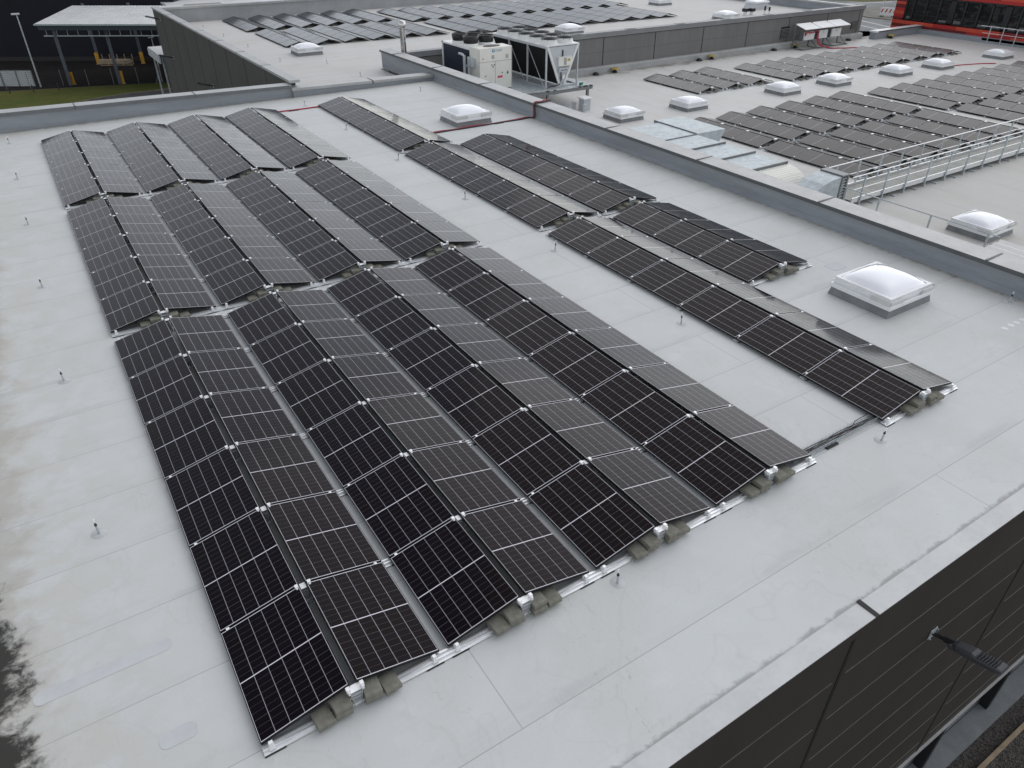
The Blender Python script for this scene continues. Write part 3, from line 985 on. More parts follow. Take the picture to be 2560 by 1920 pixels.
def post_mesh():
    b = MB()
    h = Z0 + DZ
    w0, w1 = 0.045, 0.075
    for s in (-1, 1):
        b.hexa([(s * w0 - 0.004, -0.045, 0.03), (s * w0 + 0.004, -0.045, 0.03), (s * w0 + 0.004, 0.045, 0.03), (s * w0 - 0.004, 0.045, 0.03)],
               [(s * w1 - 0.004, -0.045, h - 0.05), (s * w1 + 0.004, -0.045, h - 0.05), (s * w1 + 0.004, 0.045, h - 0.05), (s * w1 - 0.004, 0.045, h - 0.05)])
    for z in (0.09, 0.15, 0.21):
        q = w0 + (w1 - w0) * z / h - 0.005
        b.box(-q, -0.045, z, q, 0.045, z + 0.006, 1)
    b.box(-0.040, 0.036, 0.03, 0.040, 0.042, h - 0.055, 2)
    return b.mesh('ridge_post', ['galv', 'alu_clamp', 'galv_dark'])


def cap_mesh():
    b = MB()
    h = Z0 + DZ
    b.box(-0.085, -0.05, h - 0.049, 0.085, 0.05, h - 0.042)
    for s in (-1, 1):
        b.box(s * 0.085 - 0.022, -0.04, h - 0.0415, s * 0.085 + 0.022, 0.012, h + 0.018)
        b.box(s * 0.085 - 0.012, -0.065, h - 0.052, s * 0.085 + 0.012, -0.04, h + 0.004)
    return b.mesh('ridge_clamp', 'alu_clamp')


FOOT, POST, CAP = foot_mesh(True), post_mesh(), cap_mesh()
MAT_ = MB().box(-0.12, -0.085, 0.002, 0.12, 0.085, 0.0115).mesh('rubber_mat', 'dark_rubber')
RAILS = {4: rail_profile(0.0, 3 * P_ + 2 * W_ + RG + 0.03), 1: rail_profile(0.0, 2 * W_ + RG + 0.03)}


def put_rail(x0, y, z, nt_, pitch, label, group, front=False):
    t = thing('mounting_rail', label, 'mounting rail', (x0, y, z), (0, 0, 0), group)
    link('rail', RAILS[nt_], t)
    for r in range(nt_):
        xb = r * pitch
        for dx in (0.10, 2 * W_ + RG - 0.10):
            link('foot_clamp', FOOT, t, (xb + dx, 0.0, 0.025 * 0))
        link('rubber_mat', MAT_, t, (xb + 0.12, 0, 0))
        link('rubber_mat', MAT_, t, (xb + 2 * W_ - 0.03, 0, 0))
        p = link('ridge_post', POST, t, (xb + W_ + RG / 2, 0, 0))
        link('ridge_clamp', CAP, p)
    return t


stone = None


def put_stone(x, y, z, rz, label, group):
    global stone
    if stone is None:
        b = MB()
        b.bev(-0.105, -0.12, 0, 0.105, 0.12, 0.076, 0.007)
        stone = b.mesh('ballast_paver', 'concrete')
    o = link('ballast_paver', stone, None, (x, y, z), (0, 0, rz))
    return tag(o, label, 'paver', group)


def stones_at(xr, y, z, where, group, n=4):
    spec = [(-0.415, 0.056, 'outer left'), (-0.185, 0.056, 'lower left'), (-0.19, 0.134, 'upper left'), (0.185, 0.056, 'lower right'), (0.18, 0.134, 'upper right'), (0.415, 0.056, 'outer right')]
    for dx, dz, nm in spec:
        put_stone(xr + dx + random.uniform(-.012, .012), y - 0.015 + random.uniform(-.02, .02), z + dz, R(random.uniform(-5, 5)),
                  f'grey concrete paver, {nm} of the ridge post, {where}', group)


GRP_R = 'aluminium rails under the solar panels'
GRP_S = 'concrete ballast pavers on the rails'
for y0, n, bn in ((0.0, 6, 'front block'), (B2, 5, 'middle block'), (B3, 5, 'rear block')):
    for i in range(n + 1):
        y = y0 - 0.045 if i == 0 else (y0 + n * STEP - GY + 0.03 if i == n else y0 + i * STEP - GY / 2)
        put_rail(0.0, y, 0.0, 4, P_, f'silver mounting rail, {ORD[i]} from front, under wide field {bn}', GRP_R)
    for r in range(4):
        stones_at(r * P_ + W_ + RG / 2, y0 - 0.045, 0, f'{ORD[r]} ridge, wide field {bn}', GRP_S)
for rr, x0, y0, i0, i1, bn in NB:
    nm = ['left', 'right'][rr]
    for i in range(i0, i1 + 1):
        y = y0 + i * STEP - 0.045 if i == i0 else (y0 + i1 * STEP - GY + 0.03 if i == i1 else y0 + i * STEP - GY / 2)
        put_rail(x0, y, 0.0, 1, P_, f'silver mounting rail, {ORD[i - i0]} from front, {nm} ridge, narrow field {bn}', GRP_R)
    stones_at(x0 + W_ + RG / 2, y0 + i0 * STEP - 0.045, 0, f'{nm} ridge, narrow field {bn}', GRP_S)

# simple rails and pavers at the open ends of the lower-roof clusters
srm = MB()
srm.box(0, -0.06, 0.012, 2 * W_ + RG, 0.06, 0.05, 0)
srm.box(W_ + RG / 2 - 0.06, -0.04, 0.05, W_ + RG / 2 + 0.06, 0.04, Z0 + DZ - 0.04, 1)
srm.box(W_ + RG / 2 - 0.10, -0.05, Z0 + DZ - 0.04, W_ + RG / 2 + 0.10, 0.05, Z0 + DZ + 0.02, 2)
for dx in (0.10, 2 * W_ + RG - 0.10):
    srm.box(dx - 0.03, -0.05, 0.05, dx + 0.03, 0.03, 0.135, 2)
SRM = srm.mesh('mounting_rail', ['galv', 'galv_dark', 'alu_clamp'])
for cn, x0, y0, px, nr, n, _ in CL:
    for r in range(nr):
        for i in range(n):
            o = link('mounting_rail', SRM, None, (x0 + r * px, y0 + i * STEP - (0.06 if i == 0 else 0.01), R2))
            tag(o, f'short steel rail, {ORD[i]} from front, {ORD[r]} row from left, {cn}', 'mounting rail', 'short rails on the lower roof')
        xr = x0 + r * px + W_ + RG / 2
        for dx, nm in ((-0.30, 'left'), (0.30, 'right')):
            put_stone(xr + dx, y0 - 0.10, R2 + 0.053, R(random.uniform(-8, 8)), f'ballast paver {nm} of the post, {ORD[r]} row from left, {cn}', 'ballast pavers on the lower roof')

# ------------------------------------------------------------------ skylights
def dome_mesh(w_, d_, h, mat='dome'):
    b = MB()
    n = 14
    vs = []
    for j in range(n + 1):
        for i in range(n + 1):
            u, v = i / n * 2 - 1, j / n * 2 - 1
            z = h * ((1 - abs(u) ** 2.6) * (1 - abs(v) ** 2.6)) ** 0.62
            vs.append((u * w_ / 2, v * d_ / 2, z))
    fs = [(j * (n + 1) + i, j * (n + 1) + i + 1, (j + 1) * (n + 1) + i + 1, (j + 1) * (n + 1) + i) for j in range(n) for i in range(n)]
    b.add(vs, fs, 0, True)
    b.add([(-w_ / 2, -d_ / 2, -0.004), (w_ / 2, -d_ / 2, -0.004), (w_ / 2, d_ / 2, -0.004), (-w_ / 2, d_ / 2, -0.004)], [(3, 2, 1, 0)])
    return b.mesh('dome', mat)


def ring(b, w_, d_, z0, z1, t, mat=0, slope=0.0):
    """rectangular ring, optionally narrower at its top"""
    for sx0, sy0, sx1, sy1 in ((-w_ / 2, -d_ / 2, w_ / 2, -d_ / 2 + t), (-w_ / 2, d_ / 2 - t, w_ / 2, d_ / 2), (-w_ / 2, -d_ / 2 + t, -w_ / 2 + t, d_ / 2 - t), (w_ / 2 - t, -d_ / 2 + t, w_ / 2, d_ / 2 - t)):
        b.box(sx0, sy0, z0, sx1, sy1, z1, mat)


SW, SD = 1.60, 1.50


def skylight_parts():
    cu = MB()
    cu.hexa([(-SW / 2 - 0.04, -SD / 2 - 0.04, 0), (SW / 2 + 0.04, -SD / 2 - 0.04, 0), (SW / 2 + 0.04, SD / 2 + 0.04, 0), (-SW / 2 - 0.04, SD / 2 + 0.04, 0)],
            [(-SW / 2, -SD / 2, 0.20), (SW / 2, -SD / 2, 0.20), (SW / 2, SD / 2, 0.20), (-SW / 2, SD / 2, 0.20)])
    fr = MB()
    w0, d0 = SW + 0.10, SD + 0.10
    fr.bev(-w0 / 2, -d0 / 2, 0.201, w0 / 2, d0 / 2, 0.295, 0.015)
    sa = MB()
    ring(sa, SW - 0.02, SD - 0.02, 0.296, 0.345, 0.16)
    ring(sa, SW + 0.02, SD + 0.02, 0.3455, 0.385, 0.16)
    ring(sa, SW - 0.03, SD - 0.03, 0.3855, 0.455, 0.085)
    fls = []
    t = 0.012
    ox, oy = SW / 2 + 0.035, SD / 2 + 0.035
    L = 0.50
    for sx in (-1, 1):
        for sy in (-1, 1):
            if sx < 0 and sy > 0:
                continue
            fl = MB()
            fls.append(fl)
            x0, y0 = sx * ox, sy * oy
            fl.hexa([(x0, y0, 0.30), (x0 - sx * L, y0, 0.30), (x0 - sx * L, y0 - sy * t, 0.30), (x0, y0 - sy * t, 0.30)],
                    [(x0 + sx * .04, y0 + sy * .04, 0.43), (x0 - sx * L, y0 + sy * .04, 0.43), (x0 - sx * L, y0 + sy * .04 - sy * t, 0.43), (x0 + sx * .04, y0 + sy * .04 - sy * t, 0.43)])
            fl.hexa([(x0, y0 - sy * t, 0.30), (x0 - sx * t, y0 - sy * t, 0.30), (x0 - sx * t, y0 - sy * L, 0.30), (x0, y0 - sy * L, 0.30)],
                    [(x0 + sx * .04, y0 - sy * t, 0.43), (x0 + sx * .04 - sx * t, y0 - sy * t, 0.43), (x0 + sx * .04 - sx * t, y0 - sy * L, 0.43), (x0 + sx * .04, y0 - sy * L, 0.43)])
    return [('curb', cu.mesh('curb', 'curb')), ('flange', fr.mesh('flange', 'white_plastic')), ('sash', sa.mesh('sash', 'white_plastic'))] + [('wind_flap', fl.mesh('wind_flap', 'flap')) for fl in fls]


SKP = skylight_parts()
DOME = dome_mesh(SW - 0.15, SD - 0.15, 0.23)
GRP_K = 'white domed roof skylights'


def put_skylight(x, y, z, flaps, label):
    t = thing('skylight', label, 'skylight', (x, y, z), (0, 0, 0), GRP_K)
    for nm, me in SKP:
        if nm == 'wind_flap' and not flaps:
            continue
        link(nm, me, t)
    link('dome', DOME, t, (0, 0, 0.43))
    return t


put_skylight(15.66, 3.08, 0, True, 'large white domed skylight nearest the camera, right of the narrow solar field')
put_skylight(15.62, 22.85, 0, True, 'white domed skylight with the red cable running along its front')
for x, y, fl, lab in ((27.9, 26.75, True, 'white skylight with corner flaps just behind the long parapet coping'), (32.75, 26.6, False, 'plain white skylight above the metal duct elbow'),
                      (40.7, 26.35, False, 'plain white skylight in front of the small solar cluster'), (45.7, 26.3, True, 'white skylight with corner flaps before the long wall cluster'),
                      (52.2, 26.05, False, 'plain white skylight beyond the flapped one, before the long cluster'), (57.0, 25.85, False, 'plain white skylight beside the red cable on the lower roof'),
                      (64.9, 25.7, False, 'farthest complete skylight on the lower roof, near the red building'), (28.1, 6.75, True, 'white flapped skylight behind the coping at right, by the low pipe rail'),
                      (70.0, 25.0, False, 'small far skylight cut by the right edge of the photo')):
    put_skylight(x, y, R2, fl, lab)
for x, y, fl, lab in ((16.55, 45.65, True, 'white skylight with flaps in front of the far left solar rows'), (36.5, 43.6, True, 'skylight with flaps behind the cooler on the grey building'),
                      (54.9, 53.6, False, 'plain skylight beyond the end of the far solar field'), (52.4, 42.7, True, 'skylight with flaps behind the grey coping, left of the vents')):
    put_skylight(x, y, R3, fl, lab)
ht = thing('roof_hatch', 'boxy grey roof hatch with flat white lid near the vents', 'hatch', (60.4, 46.4, R3))
MB().hexa([(-.95, -.75, 0), (.95, -.75, 0), (.95, .75, 0), (-.95, .75, 0)], [(-.8, -.62, .5), (.8, -.62, .5), (.8, .62, .5), (-.8, .62, .5)]).obj('curb', 'pale_grey_paint', ht)
MB().bev(-.88, -.7, .501, .88, .7, .66, .05).obj('lid', 'white_plastic', ht)

# ------------------------------------------------------------------ fall-arrest anchors
an_d = MB().lathe([(0.115, 0.002), (0.11, 0.005), (0.03, 0.009)], n=24).mesh('base_disc', plain('anchor collar', (0.50, 0.515, 0.52), 0.6))
an_p = MB().lathe([(0.018, 0.012), (0.016, 0.16)], n=10).mesh('post', 'galv')
an_s = MB().lathe([(0.020, 0.16), (0.020, 0.185), (0.009, 0.187), (0.009, 0.225)], n=10).mesh('sleeve', 'black_plastic')
_rg = MB()
_rg.tube([(0.028 * math.cos(a), 0.0, 0.253 + 0.028 * math.sin(a)) for a in [i * math.pi / 6 for i in range(13)]], 0.006, 6)
an_r = _rg.mesh('eye', 'alu_clamp')
GRP_A = 'fall arrest anchor posts on the roofs'
a0 = None
AN = []
for i, y in enumerate((4.6, 9.5, 14.44, 19.34, 24.29, 29.44)):
    AN.append((-1.06, y, 0, f'anchor post left of the wide field, {ORD[i]} from the front'))
AN += [(4.84, -0.31, 0, 'anchor post in front of the wide field, between second and third ridges'), (10.76, -0.34, 0, 'anchor post below the front end of the narrow field')]
for i, y in enumerate((4.65, 9.49, 14.38, 19.33, 24.32, 29.35)):
    AN.append((10.78, y, 0, f'anchor post in the aisle between both fields, {ORD[i]} from the front'))
AN += [(16.66, 29.21, 0, 'anchor post alone near the corner of the two parapets'), (18.0, 1.25, 0, 'anchor post at the right edge beside the long parapet')]
for i, (x, y) in enumerate(((13.6, 61.3), (13.8, 55.9), (14.0, 50.3), (14.2, 43.9), (16.4, 41.6), (16.6, 36.8))):
    AN.append((x, y, R3, f'small anchor post on the grey building, {ORD[i]} from the far parapet'))
for x, y, z, lab in AN:
    rz = R(random.uniform(0, 180))
    if a0 is None:
        a0 = thing('anchor_post', lab, 'anchor', (x, y, z), (0, 0, rz), GRP_A)
        link('base_disc', an_d, a0)
        link('post', an_p, a0)
        link('sleeve', an_s, a0)
        link('eye', an_r, a0)
    else:
        dup(a0, (x, y, z), (R(random.uniform(-4, 4)), R(random.uniform(-4, 4)), rz), lab)

# ------------------------------------------------------------------ small things on the main roof
ct_ = thing('cable_tray', 'wire cable tray carrying black cables between the two solar fields', 'cable tray', (0, 0, 0))
tr = MB()
for y in (0.05, 0.09, 0.15, 0.21):
    tr.tube([(8.9, y, 0.035), (11.6, y, 0.035)], 0.0035, 6)
for y in (0.05, 0.21):
    for z in (0.06, 0.09):
        if y > 0.2 and z > 0.08:
            continue
        tr.tube([(8.9, y, z), (11.6, y, z)], 0.0035, 6)
for i in range(27):
    x = 8.95 + i * 0.1
    tr.tube([(x, 0.05, 0.09), (x, 0.05, 0.033), (x, 0.21, 0.033), (x, 0.21, 0.10)], 0.003, 5)
tr.obj('mesh_tray', 'galv', ct_)
for k_ in range(7):
    cb_ = MB()
    ph = random.uniform(0, 6)
    yy = 0.08 + 0.016 * k_
    cb_.tube([(8.9 + i * 0.135, yy + 0.018 * math.sin(ph + i * 0.55) + (0.05 if 13 < i < 18 and k_ == 6 else 0), 0.048 + 0.010 * (k_ % 3)) for i in range(21)], 0.0085, 6)
    cb_.obj('cable', 'black_plastic', ct_)
tg = thing('tray_support', 'black rubber block under the wire cable tray', 'support block', (9.9, 0.06, 0))
MB().bev(-0.15, -0.06, 0.002, 0.15, 0.02, 0.03, 0.006).obj('block', 'dark_rubber', tg)


def cable(name, pts, r, mat, label, group=None):
    b = MB()
    P = [Vector(p) for p in pts]
    # Catmull-Rom through the points
    q = []
    for i in range(len(P) - 1):
        p0, p1, p2, p3 = P[max(i - 1, 0)], P[i], P[i + 1], P[min(i + 2, len(P) - 1)]
        for t in [k / 6 for k in range(6)]:
            q.append(0.5 * ((2 * p1) + (-p0 + p2) * t + (2 * p0 - 5 * p1 + 4 * p2 - p3) * t * t + (-p0 + 3 * p1 - 3 * p2 + p3) * t ** 3))
    q.append(P[-1])
    b.tube(q, r, 6)
    o = b.obj(name, mat)
    return tag(o, label, 'cable', group)


cable('red_cable', [(8.9, 28.74, .03), (9.6, 28.72, .03), (10.3, 28.68, .03), (11.6, 28.72, .03)], 0.028, 'red_cable', 'red cable bridging the rear aisle between both solar fields')
cable('red_cable', [(13.2, 21.84, .03), (13.8, 21.90, .035), (14.5, 21.84, .03), (15.4, 21.86, .04), (16.3, 21.80, .03), (17.4, 21.84, .03), (18.1, 21.90, .03), (18.34, 21.72, .05), (18.33, 21.66, .35), (18.33, 21.64, .66), (18.7, 21.66, .67), (19.11, 21.68, .66), (19.13, 21.7, .2)], 0.026, 'red_cable', 'red cable passing the skylight and climbing over the parapet')
cable('black_cable', [(13.0, 21.75, .025), (14.2, 21.79, .025), (15.6, 21.75, .03), (16.6, 21.79, .025), (17.6, 21.74, .03), (18.2, 21.80, .03), (18.345, 21.60, .05), (18.335, 21.57, .4), (18.335, 21.55, .655), (18.8, 21.55, .66), (19.11, 21.55, .65), (19.13, 21.55, .2)], 0.026, 'black_plastic', 'black cable lying beside the red one over the parapet')
for i, (x, y, z) in enumerate(((10.0, 28.66, .0), (14.9, 21.80, 0), (16.6, 21.76, 0))):
    o = MB().bev(-0.22, -0.06, 0.002, 0.22, 0.06, 0.022, 0.005).obj('cable_pad', 'dark_rubber', None, (x, y, z))
    tag(o, ['black pad under the red cable in the rear aisle', 'black pad under the cables at the skylight front', 'black pad under the cables near the parapet'][i], 'cable pad')
for i, x in enumerate((16.64, 16.9, 17.14, 17.4)):
    o = MB().lathe([(0.075, 0.002), (0.07, 0.006), (0.03, 0.008)], n=18).obj('sealant_spot', 'spot', None, (x, 0.63, 0.0))
    tag(o, f'round white sealant spot at the right edge, {ORD[i]} from left', 'roof patch', 'round white sealant spots')


def patch(x0, x1, y0, y1, r, label):
    pts = []
    for cx, cy, a in ((x1 - r, y0 + r, -90), (x1 - r, y1 - r, 0), (x0 + r, y1 - r, 90), (x0 + r, y0 + r, 180)):
        for k in range(6):
            t = R(a + k * 18)
            pts.append((cx + r * math.cos(t), cy + r * math.sin(t)))
    b = MB()
    n = len(pts)
    b.add([(x, y, 0.004) for x, y in pts] + [(x, y, 0.0005) for x, y in pts], [tuple(range(n))] + [(i, i + n, (i + 1) % n + n, (i + 1) % n) for i in range(n)])
    return tag(b.obj('membrane_patch', 'patch'), label, 'roof patch', 'welded membrane patches')


patch(-2.1, -0.55, 1.92, 2.12, 0.09, 'long rounded membrane patch left of the front corner panel')
patch(-0.95, -0.54, 0.56, 0.78, 0.09, 'small rounded membrane patch nearest the bottom left')
patch(16.05, 16.55, 4.55, 4.95, 0.08, 'rounded membrane patch right of the large skylight')

# ------------------------------------------------------------------ facade lamp
def facade_lamp(loc, rz, label, full=True):
    """arm along local -y from a wall plate at the origin"""
    t = thing('wall_lamp', label, 'lamp', loc, (0, 0, rz), 'lamps on the facades')
    pl = MB().box(-0.09, -0.012, -0.11, 0.09, 0.0, 0.11)
    for sx in (-1, 1):
        for sz in (-1, 1):
            pl.lathe([(0.012, 0), (0.012, 0.03)], (0, 0, 0), 8)
            pl.v[-32:] = [(sx * 0.065 + p[0], -0.012 - p[2], sz * 0.085 + p[1]) for p in pl.v[-32:]]
    pl.obj('wall_plate', 'galv', t)
    E = Vector((0, -1.07, 0.31))
    d = E.normalized()
    arm = MB().tube([(0, -0.01, 0.0), d * 0.20], 0.034, 10)
    arm.tube([d * 0.20, d * 0.36], 0.05, 12)
    arm.obj('arm', 'black_metal', t)
    hinge = MB().tube([(-0.085, d.y * 0.34, d.z * 0.34 - 0.03), (0.085, d.y * 0.34, d.z * 0.34 - 0.03)], 0.05, 14)
    hinge.obj('hinge', 'lamp_grey', t)
    # head in a frame where +u runs along d
    u = d
    s = Vector((1, 0, 0))
    nrm = s.cross(u) * -1
    if nrm.z < 0:
        nrm = -nrm
    b = MB()

    def q(a, c, h):
        return u * a + s * c + nrm * h
    prof = [(0.34, 0.06, 0.03), (0.42, 0.105, 0.06), (0.66, 0.12, 0.065), (0.72, 0.125, 0.045), (1.02, 0.125, 0.035), (1.10, 0.11, 0.02)]
    secs = []
    for a, wd, h in prof:
        secs.append([q(a, -wd, -0.055), q(a, wd, -0.055), q(a, wd, h * 0.35), q(a, wd * 0.72, h), q(a, -wd * 0.72, h), q(a, -wd, h * 0.35)])
    vs = [p for s_ in secs for p in s_]
    fs = [tuple(range(6)), tuple(reversed(range(len(vs) - 6, len(vs))))]
    for i in range(len(secs) - 1):
        for k in range(6):
            k2 = (k + 1) % 6
            fs.append((i * 6 + k, (i + 1) * 6 + k, (i + 1) * 6 + k2, i * 6 + k2))
    b.add(vs, fs)
    hd = b.obj('lamp_head', 'lamp_grey', t)
    fn = MB()
    for i in range(7):
        a = 0.735 + i * 0.044
        pts = [q(a, -0.125, -0.01), q(a + 0.02, -0.09, 0.062), q(a + 0.03, 0.0, 0.068), q(a + 0.02, 0.09, 0.062), q(a, 0.125, -0.01)]
        for p1, p2 in zip(pts, pts[1:]):
            fn.hexa([p1 - u * .005 - nrm * .02, p2 - u * .005 - nrm * .02, p2 + u * .005 - nrm * .02, p1 + u * .005 - nrm * .02], [p1 - u * .005, p2 - u * .005, p2 + u * .005, p1 + u * .005])
    fn.obj('cooling_fin', 'black_metal', hd)
    return t


lamp0 = facade_lamp((9.84, YF + 0.02, -2.13), 0, 'dark grey street lamp head on the front facade at lower right')
dup(lamp0, (10.89, 61.4, -2.45), R(-90), 'dark lamp on the shaded wall, below the white sheet canopy')
dup(lamp0, (10.89, 48.9, -2.44), R(-90), 'dark lamp on the shaded wall, nearest the back parapet')
dup(lamp0, (10.89, 63.3, 0.1), R(-90), 'dark lamp high at the far corner of the shaded wall')

# ------------------------------------------------------------------ chiller, dry cooler and their steel deck
dk = thing('steel_platform', 'galvanised steel platform under the rooftop chillers', 'platform', (0, 0, R2))
b = MB()
for y in (30.55, 32.2, 33.9, 35.5, 37.2):
    b.box(21.2, y - .05, .86, 28.6, y + .05, 1.02)
for x in (21.5, 24.0, 25.4, 27.7, 28.5):
    b.box(x - .05, 30.4, 1.021, x + .05, 37.3, 1.10)
b.obj('beam', 'galv_dark', dk)
b = MB()
for i in range(18):
    y = 30.5 + i * 0.38
    b.box(21.3, y, 1.101, 28.5, y + 0.30, 1.125)
b.obj('grating', 'galv', dk)
for x in (21.5, 25.4, 28.3):
    for y in (30.6, 33.9, 37.2):
        b = MB().box(x - .07, y - .07, 0.03, x + .07, y + .07, .86)
        b.box(x - .16, y - .16, 0.0, x + .16, y + .16, .03)
        b.obj('leg', 'galv_dark', dk)
ZD = R2 + 1.13
ch = thing('chiller', 'cream chiller cabinet with black fans and a dark blue coil side', 'chiller', (0, 0, 0))
b = MB()
b.bev(21.82, 32.21, ZD + .05, 23.99, 33.25, 1.10, 0.02)
cab = b.obj('cabinet', 'cream_paint', ch)
b = MB()
b.box(21.80, 32.203, 0.375, 24.0, 32.209, 0.39)
b.box(22.86, 32.203, ZD + .1, 22.875, 32.209, 0.37)
for x in (21.84, 23.96):
    b.box(x - .008, 32.203, ZD + .08, x + .008, 32.209, 1.06)
b.obj('door_gap', 'galv_dark', cab)
b = MB()
for x, z in ((22.64, .60), (23.57, .58)):
    b.box(x, 32.198, z - .09, x + .17, 32.208, z + .11)
b.obj('grille', plain('pale grille', (0.42, 0.42, 0.39), 0.6), cab)
b = MB()
for x, z in ((22.62, .20), (22.78, .20), (22.70, .10), (22.2, -.35), (23.3, -.25)):
    b.box(x, 32.196, z - .03, x + .06, 32.208, z + .03)
b.obj('latch', 'black_plastic', cab)
MB().box(23.02, 32.203, -.52, 23.36, 32.208, -.40).obj('warning_label', 'pink_label', cab)
b = MB()
b.add([(23.62, 32.205, -.28), (23.70, 32.205, -.38), (23.78, 32.205, -.28), (23.70, 32.205, -.18)], [(0, 1, 2, 3)])
b.obj('green_mark', 'green', cab)
b = MB()
b.add([(22.02, 32.205, .52), (22.14, 32.205, .52), (22.08, 32.205, .64)], [(0, 1, 2)])
b.obj('hazard_mark', 'yellow', cab)
b = MB()
lg = [(0.09 * math.cos(i * math.pi / 10), 0.09 * math.sin(i * math.pi / 10)) for i in range(20)]
b.add([(22.76 + x, 32.204, .93 + z) for x, z in lg] + [(22.77 + x * .5, 32.204, .94 + z * .5) for x, z in lg], [(i, (i + 1) % 20, (i + 1) % 20 + 20, i + 20) for i in range(20)])
b.obj('logo', 'blue_logo', cab)
fcv = bpy.data.curves.new('brand_text', 'FONT')
fcv.body = 'CLINT'
fcv.size = 0.17
fcv.extrude = 0.001
fcv.materials.append(M['blue_logo'])
tmp = bpy.data.objects.new('tmp_text', fcv)
C.objects.link(tmp)
dg = bpy.context.evaluated_depsgraph_get()
tme = bpy.data.meshes.new_from_object(tmp.evaluated_get(dg))
bpy.data.objects.remove(tmp)
link('brand_text', tme, cab, (22.88, 32.204, .87), (R(90), 0, 0))
b = MB()
b.box(21.86, 33.26, ZD + .05, 23.95, 36.45, 0.93)
bd = b.obj('body', 'galv_dark', ch)
MB().box(21.835, 33.34, ZD + .15, 21.859, 36.38, 0.90).obj('coil', 'coil_blue', bd)
b = MB()
b.box(21.80, 36.40, ZD + .05, 21.90, 36.52, 0.99)
b.box(21.80, 33.25, 0.905, 23.99, 36.52, 0.99)
b.obj('frame', 'white_paint', ch)
for i, (x, y) in enumerate(((22.35, 35.3), (23.35, 35.3), (22.35, 34.0), (23.35, 34.0))):
    fan = MB().lathe([(0.50, 0.99), (0.44, 1.02), (0.43, 1.14)], (x, y, 0), 24).obj('fan_cowl', 'white_paint', ch)
    g_ = MB().lathe([(0.41, 1.141), (0.44, 1.30), (0.46, 1.50), (0.42, 1.50), (0.40, 1.25)], (x, y, 0), 24, 0, False).obj('diffuser', 'black_plastic', fan)
    gd = MB()
    for r_ in (0.12, 0.22, 0.32, 0.40):
        gd.tube([(x + r_ * math.cos(a), y + r_ * math.sin(a), 1.46) for a in [k * math.pi / 9 for k in range(19)]], 0.008, 4, 0, False)
    for a in range(4):
        gd.bar((x + .42 * math.cos(a * .785), y + .42 * math.sin(a * .785), 1.455), (x - .42 * math.cos(a * .785), y - .42 * math.sin(a * .785), 1.455), .012)
    gd.obj('guard', 'black_metal', fan)
b = MB()
b.lathe([(0.55, 1.101), (0.52, 1.13), (0.46, 1.135)], (22.95, 32.72, 0), 24)
b.v = [(22.95 + (p[0] - 22.95) * 1.0, 32.72 + (p[1] - 32.72) * 0.55, p[2]) for p in b.v]
b.obj('top_grille', plain('dusty top grille', (0.12, 0.11, 0.10), 0.7), ch)
pp = MB()
for dx, dy, r_ in ((-0.22, 33.0, .07), (-0.32, 33.3, .085), (-0.18, 33.5, .06)):
    pp.tube([(21.82 + dx, dy, ZD), (21.82 + dx, dy, 0.62)], r_, 12)
pp.tube([(21.50, 33.3, .1), (21.86, 33.3, .1)], .085, 12)
pp.tube([(21.50, 33.3, .6), (21.50, 33.5, .68), (21.50, 33.9, .68)], .07, 10)
pp.obj('pipe', 'galv', ch)
MB().box(21.55, 32.6, 0.15, 21.815, 33.05, 0.55).obj('pump_box', 'galv', ch)

dc = thing('dry_cooler', 'pale V shaped dry cooler with ten fans on a steel platform', 'dry cooler', (0, 0, 0))
X0, X1, Y0, Y1, ZT = 25.5, 27.72, 30.9, 36.85, 1.06
b = MB()
for x in (X0, X1):
    for y in (Y0 + .05, (Y0 + Y1) / 2 - 1.0, (Y0 + Y1) / 2 + 1.0, Y1 - .05):
        b.box(x - .04, y - .04, ZD, x + .04, y + .04, ZT - .1)
b.box(X0 - .05, Y0, ZT - .1, X0 + .05, Y1, ZT + .02)
b.box(X1 - .05, Y0, ZT - .1, X1 + .05, Y1, ZT + .02)
b.box(X0, Y0, ZD, X1, Y0 + .1, ZD + .09)
b.box(X0 - .05, Y0 + .11, ZD, X0 + .05, Y1, ZD + .09)
b.box(X1 - .05, Y0 + .11, ZD, X1 + .05, Y1, ZD + .09)
for a, c in (((X0, Y0 + .3, ZD + .1), (X0, Y0 + 2.0, ZT - .1)), ((X0, Y0 + 2.3, ZD + .1), (X0, Y0 + 4.0, ZT - .1))):
    b.bar(a, c, .03)
b.obj('frame', 'pale_grey_paint', dc)
xm = (X0 + X1) / 2
for sgn in (-1, 1):
    b = MB()
    xt = X0 + .06 if sgn < 0 else X1 - .06
    xb = xm + sgn * .16
    b.hexa([(xb - .04, Y0 + .06, ZD + .14), (xb + .04, Y0 + .06, ZD + .14), (xb + .04, Y1 - .06, ZD + .14), (xb - .04, Y1 - .06, ZD + .14)],
           [(xt - .04, Y0 + .06, ZT - .12), (xt + .04, Y0 + .06, ZT - .12), (xt + .04, Y1 - .06, ZT - .12), (xt - .04, Y1 - .06, ZT - .12)])
    b.obj('coil', 'coil', dc)
    b = MB()
    b.hexa([(xb - .07, Y0 - .02, ZD + .1), (xb + .07, Y0 - .02, ZD + .1), (xb + .07, Y0 + .05, ZD + .1), (xb - .07, Y0 + .05, ZD + .1)],
           [(xt - .07, Y0 - .02, ZT - .02), (xt + .07, Y0 - .02, ZT - .02), (xt + .07, Y0 + .05, ZT - .02), (xt - .07, Y0 + .05, ZT - .02)])
    b.obj('end_strut', 'white_paint', dc)
b = MB()
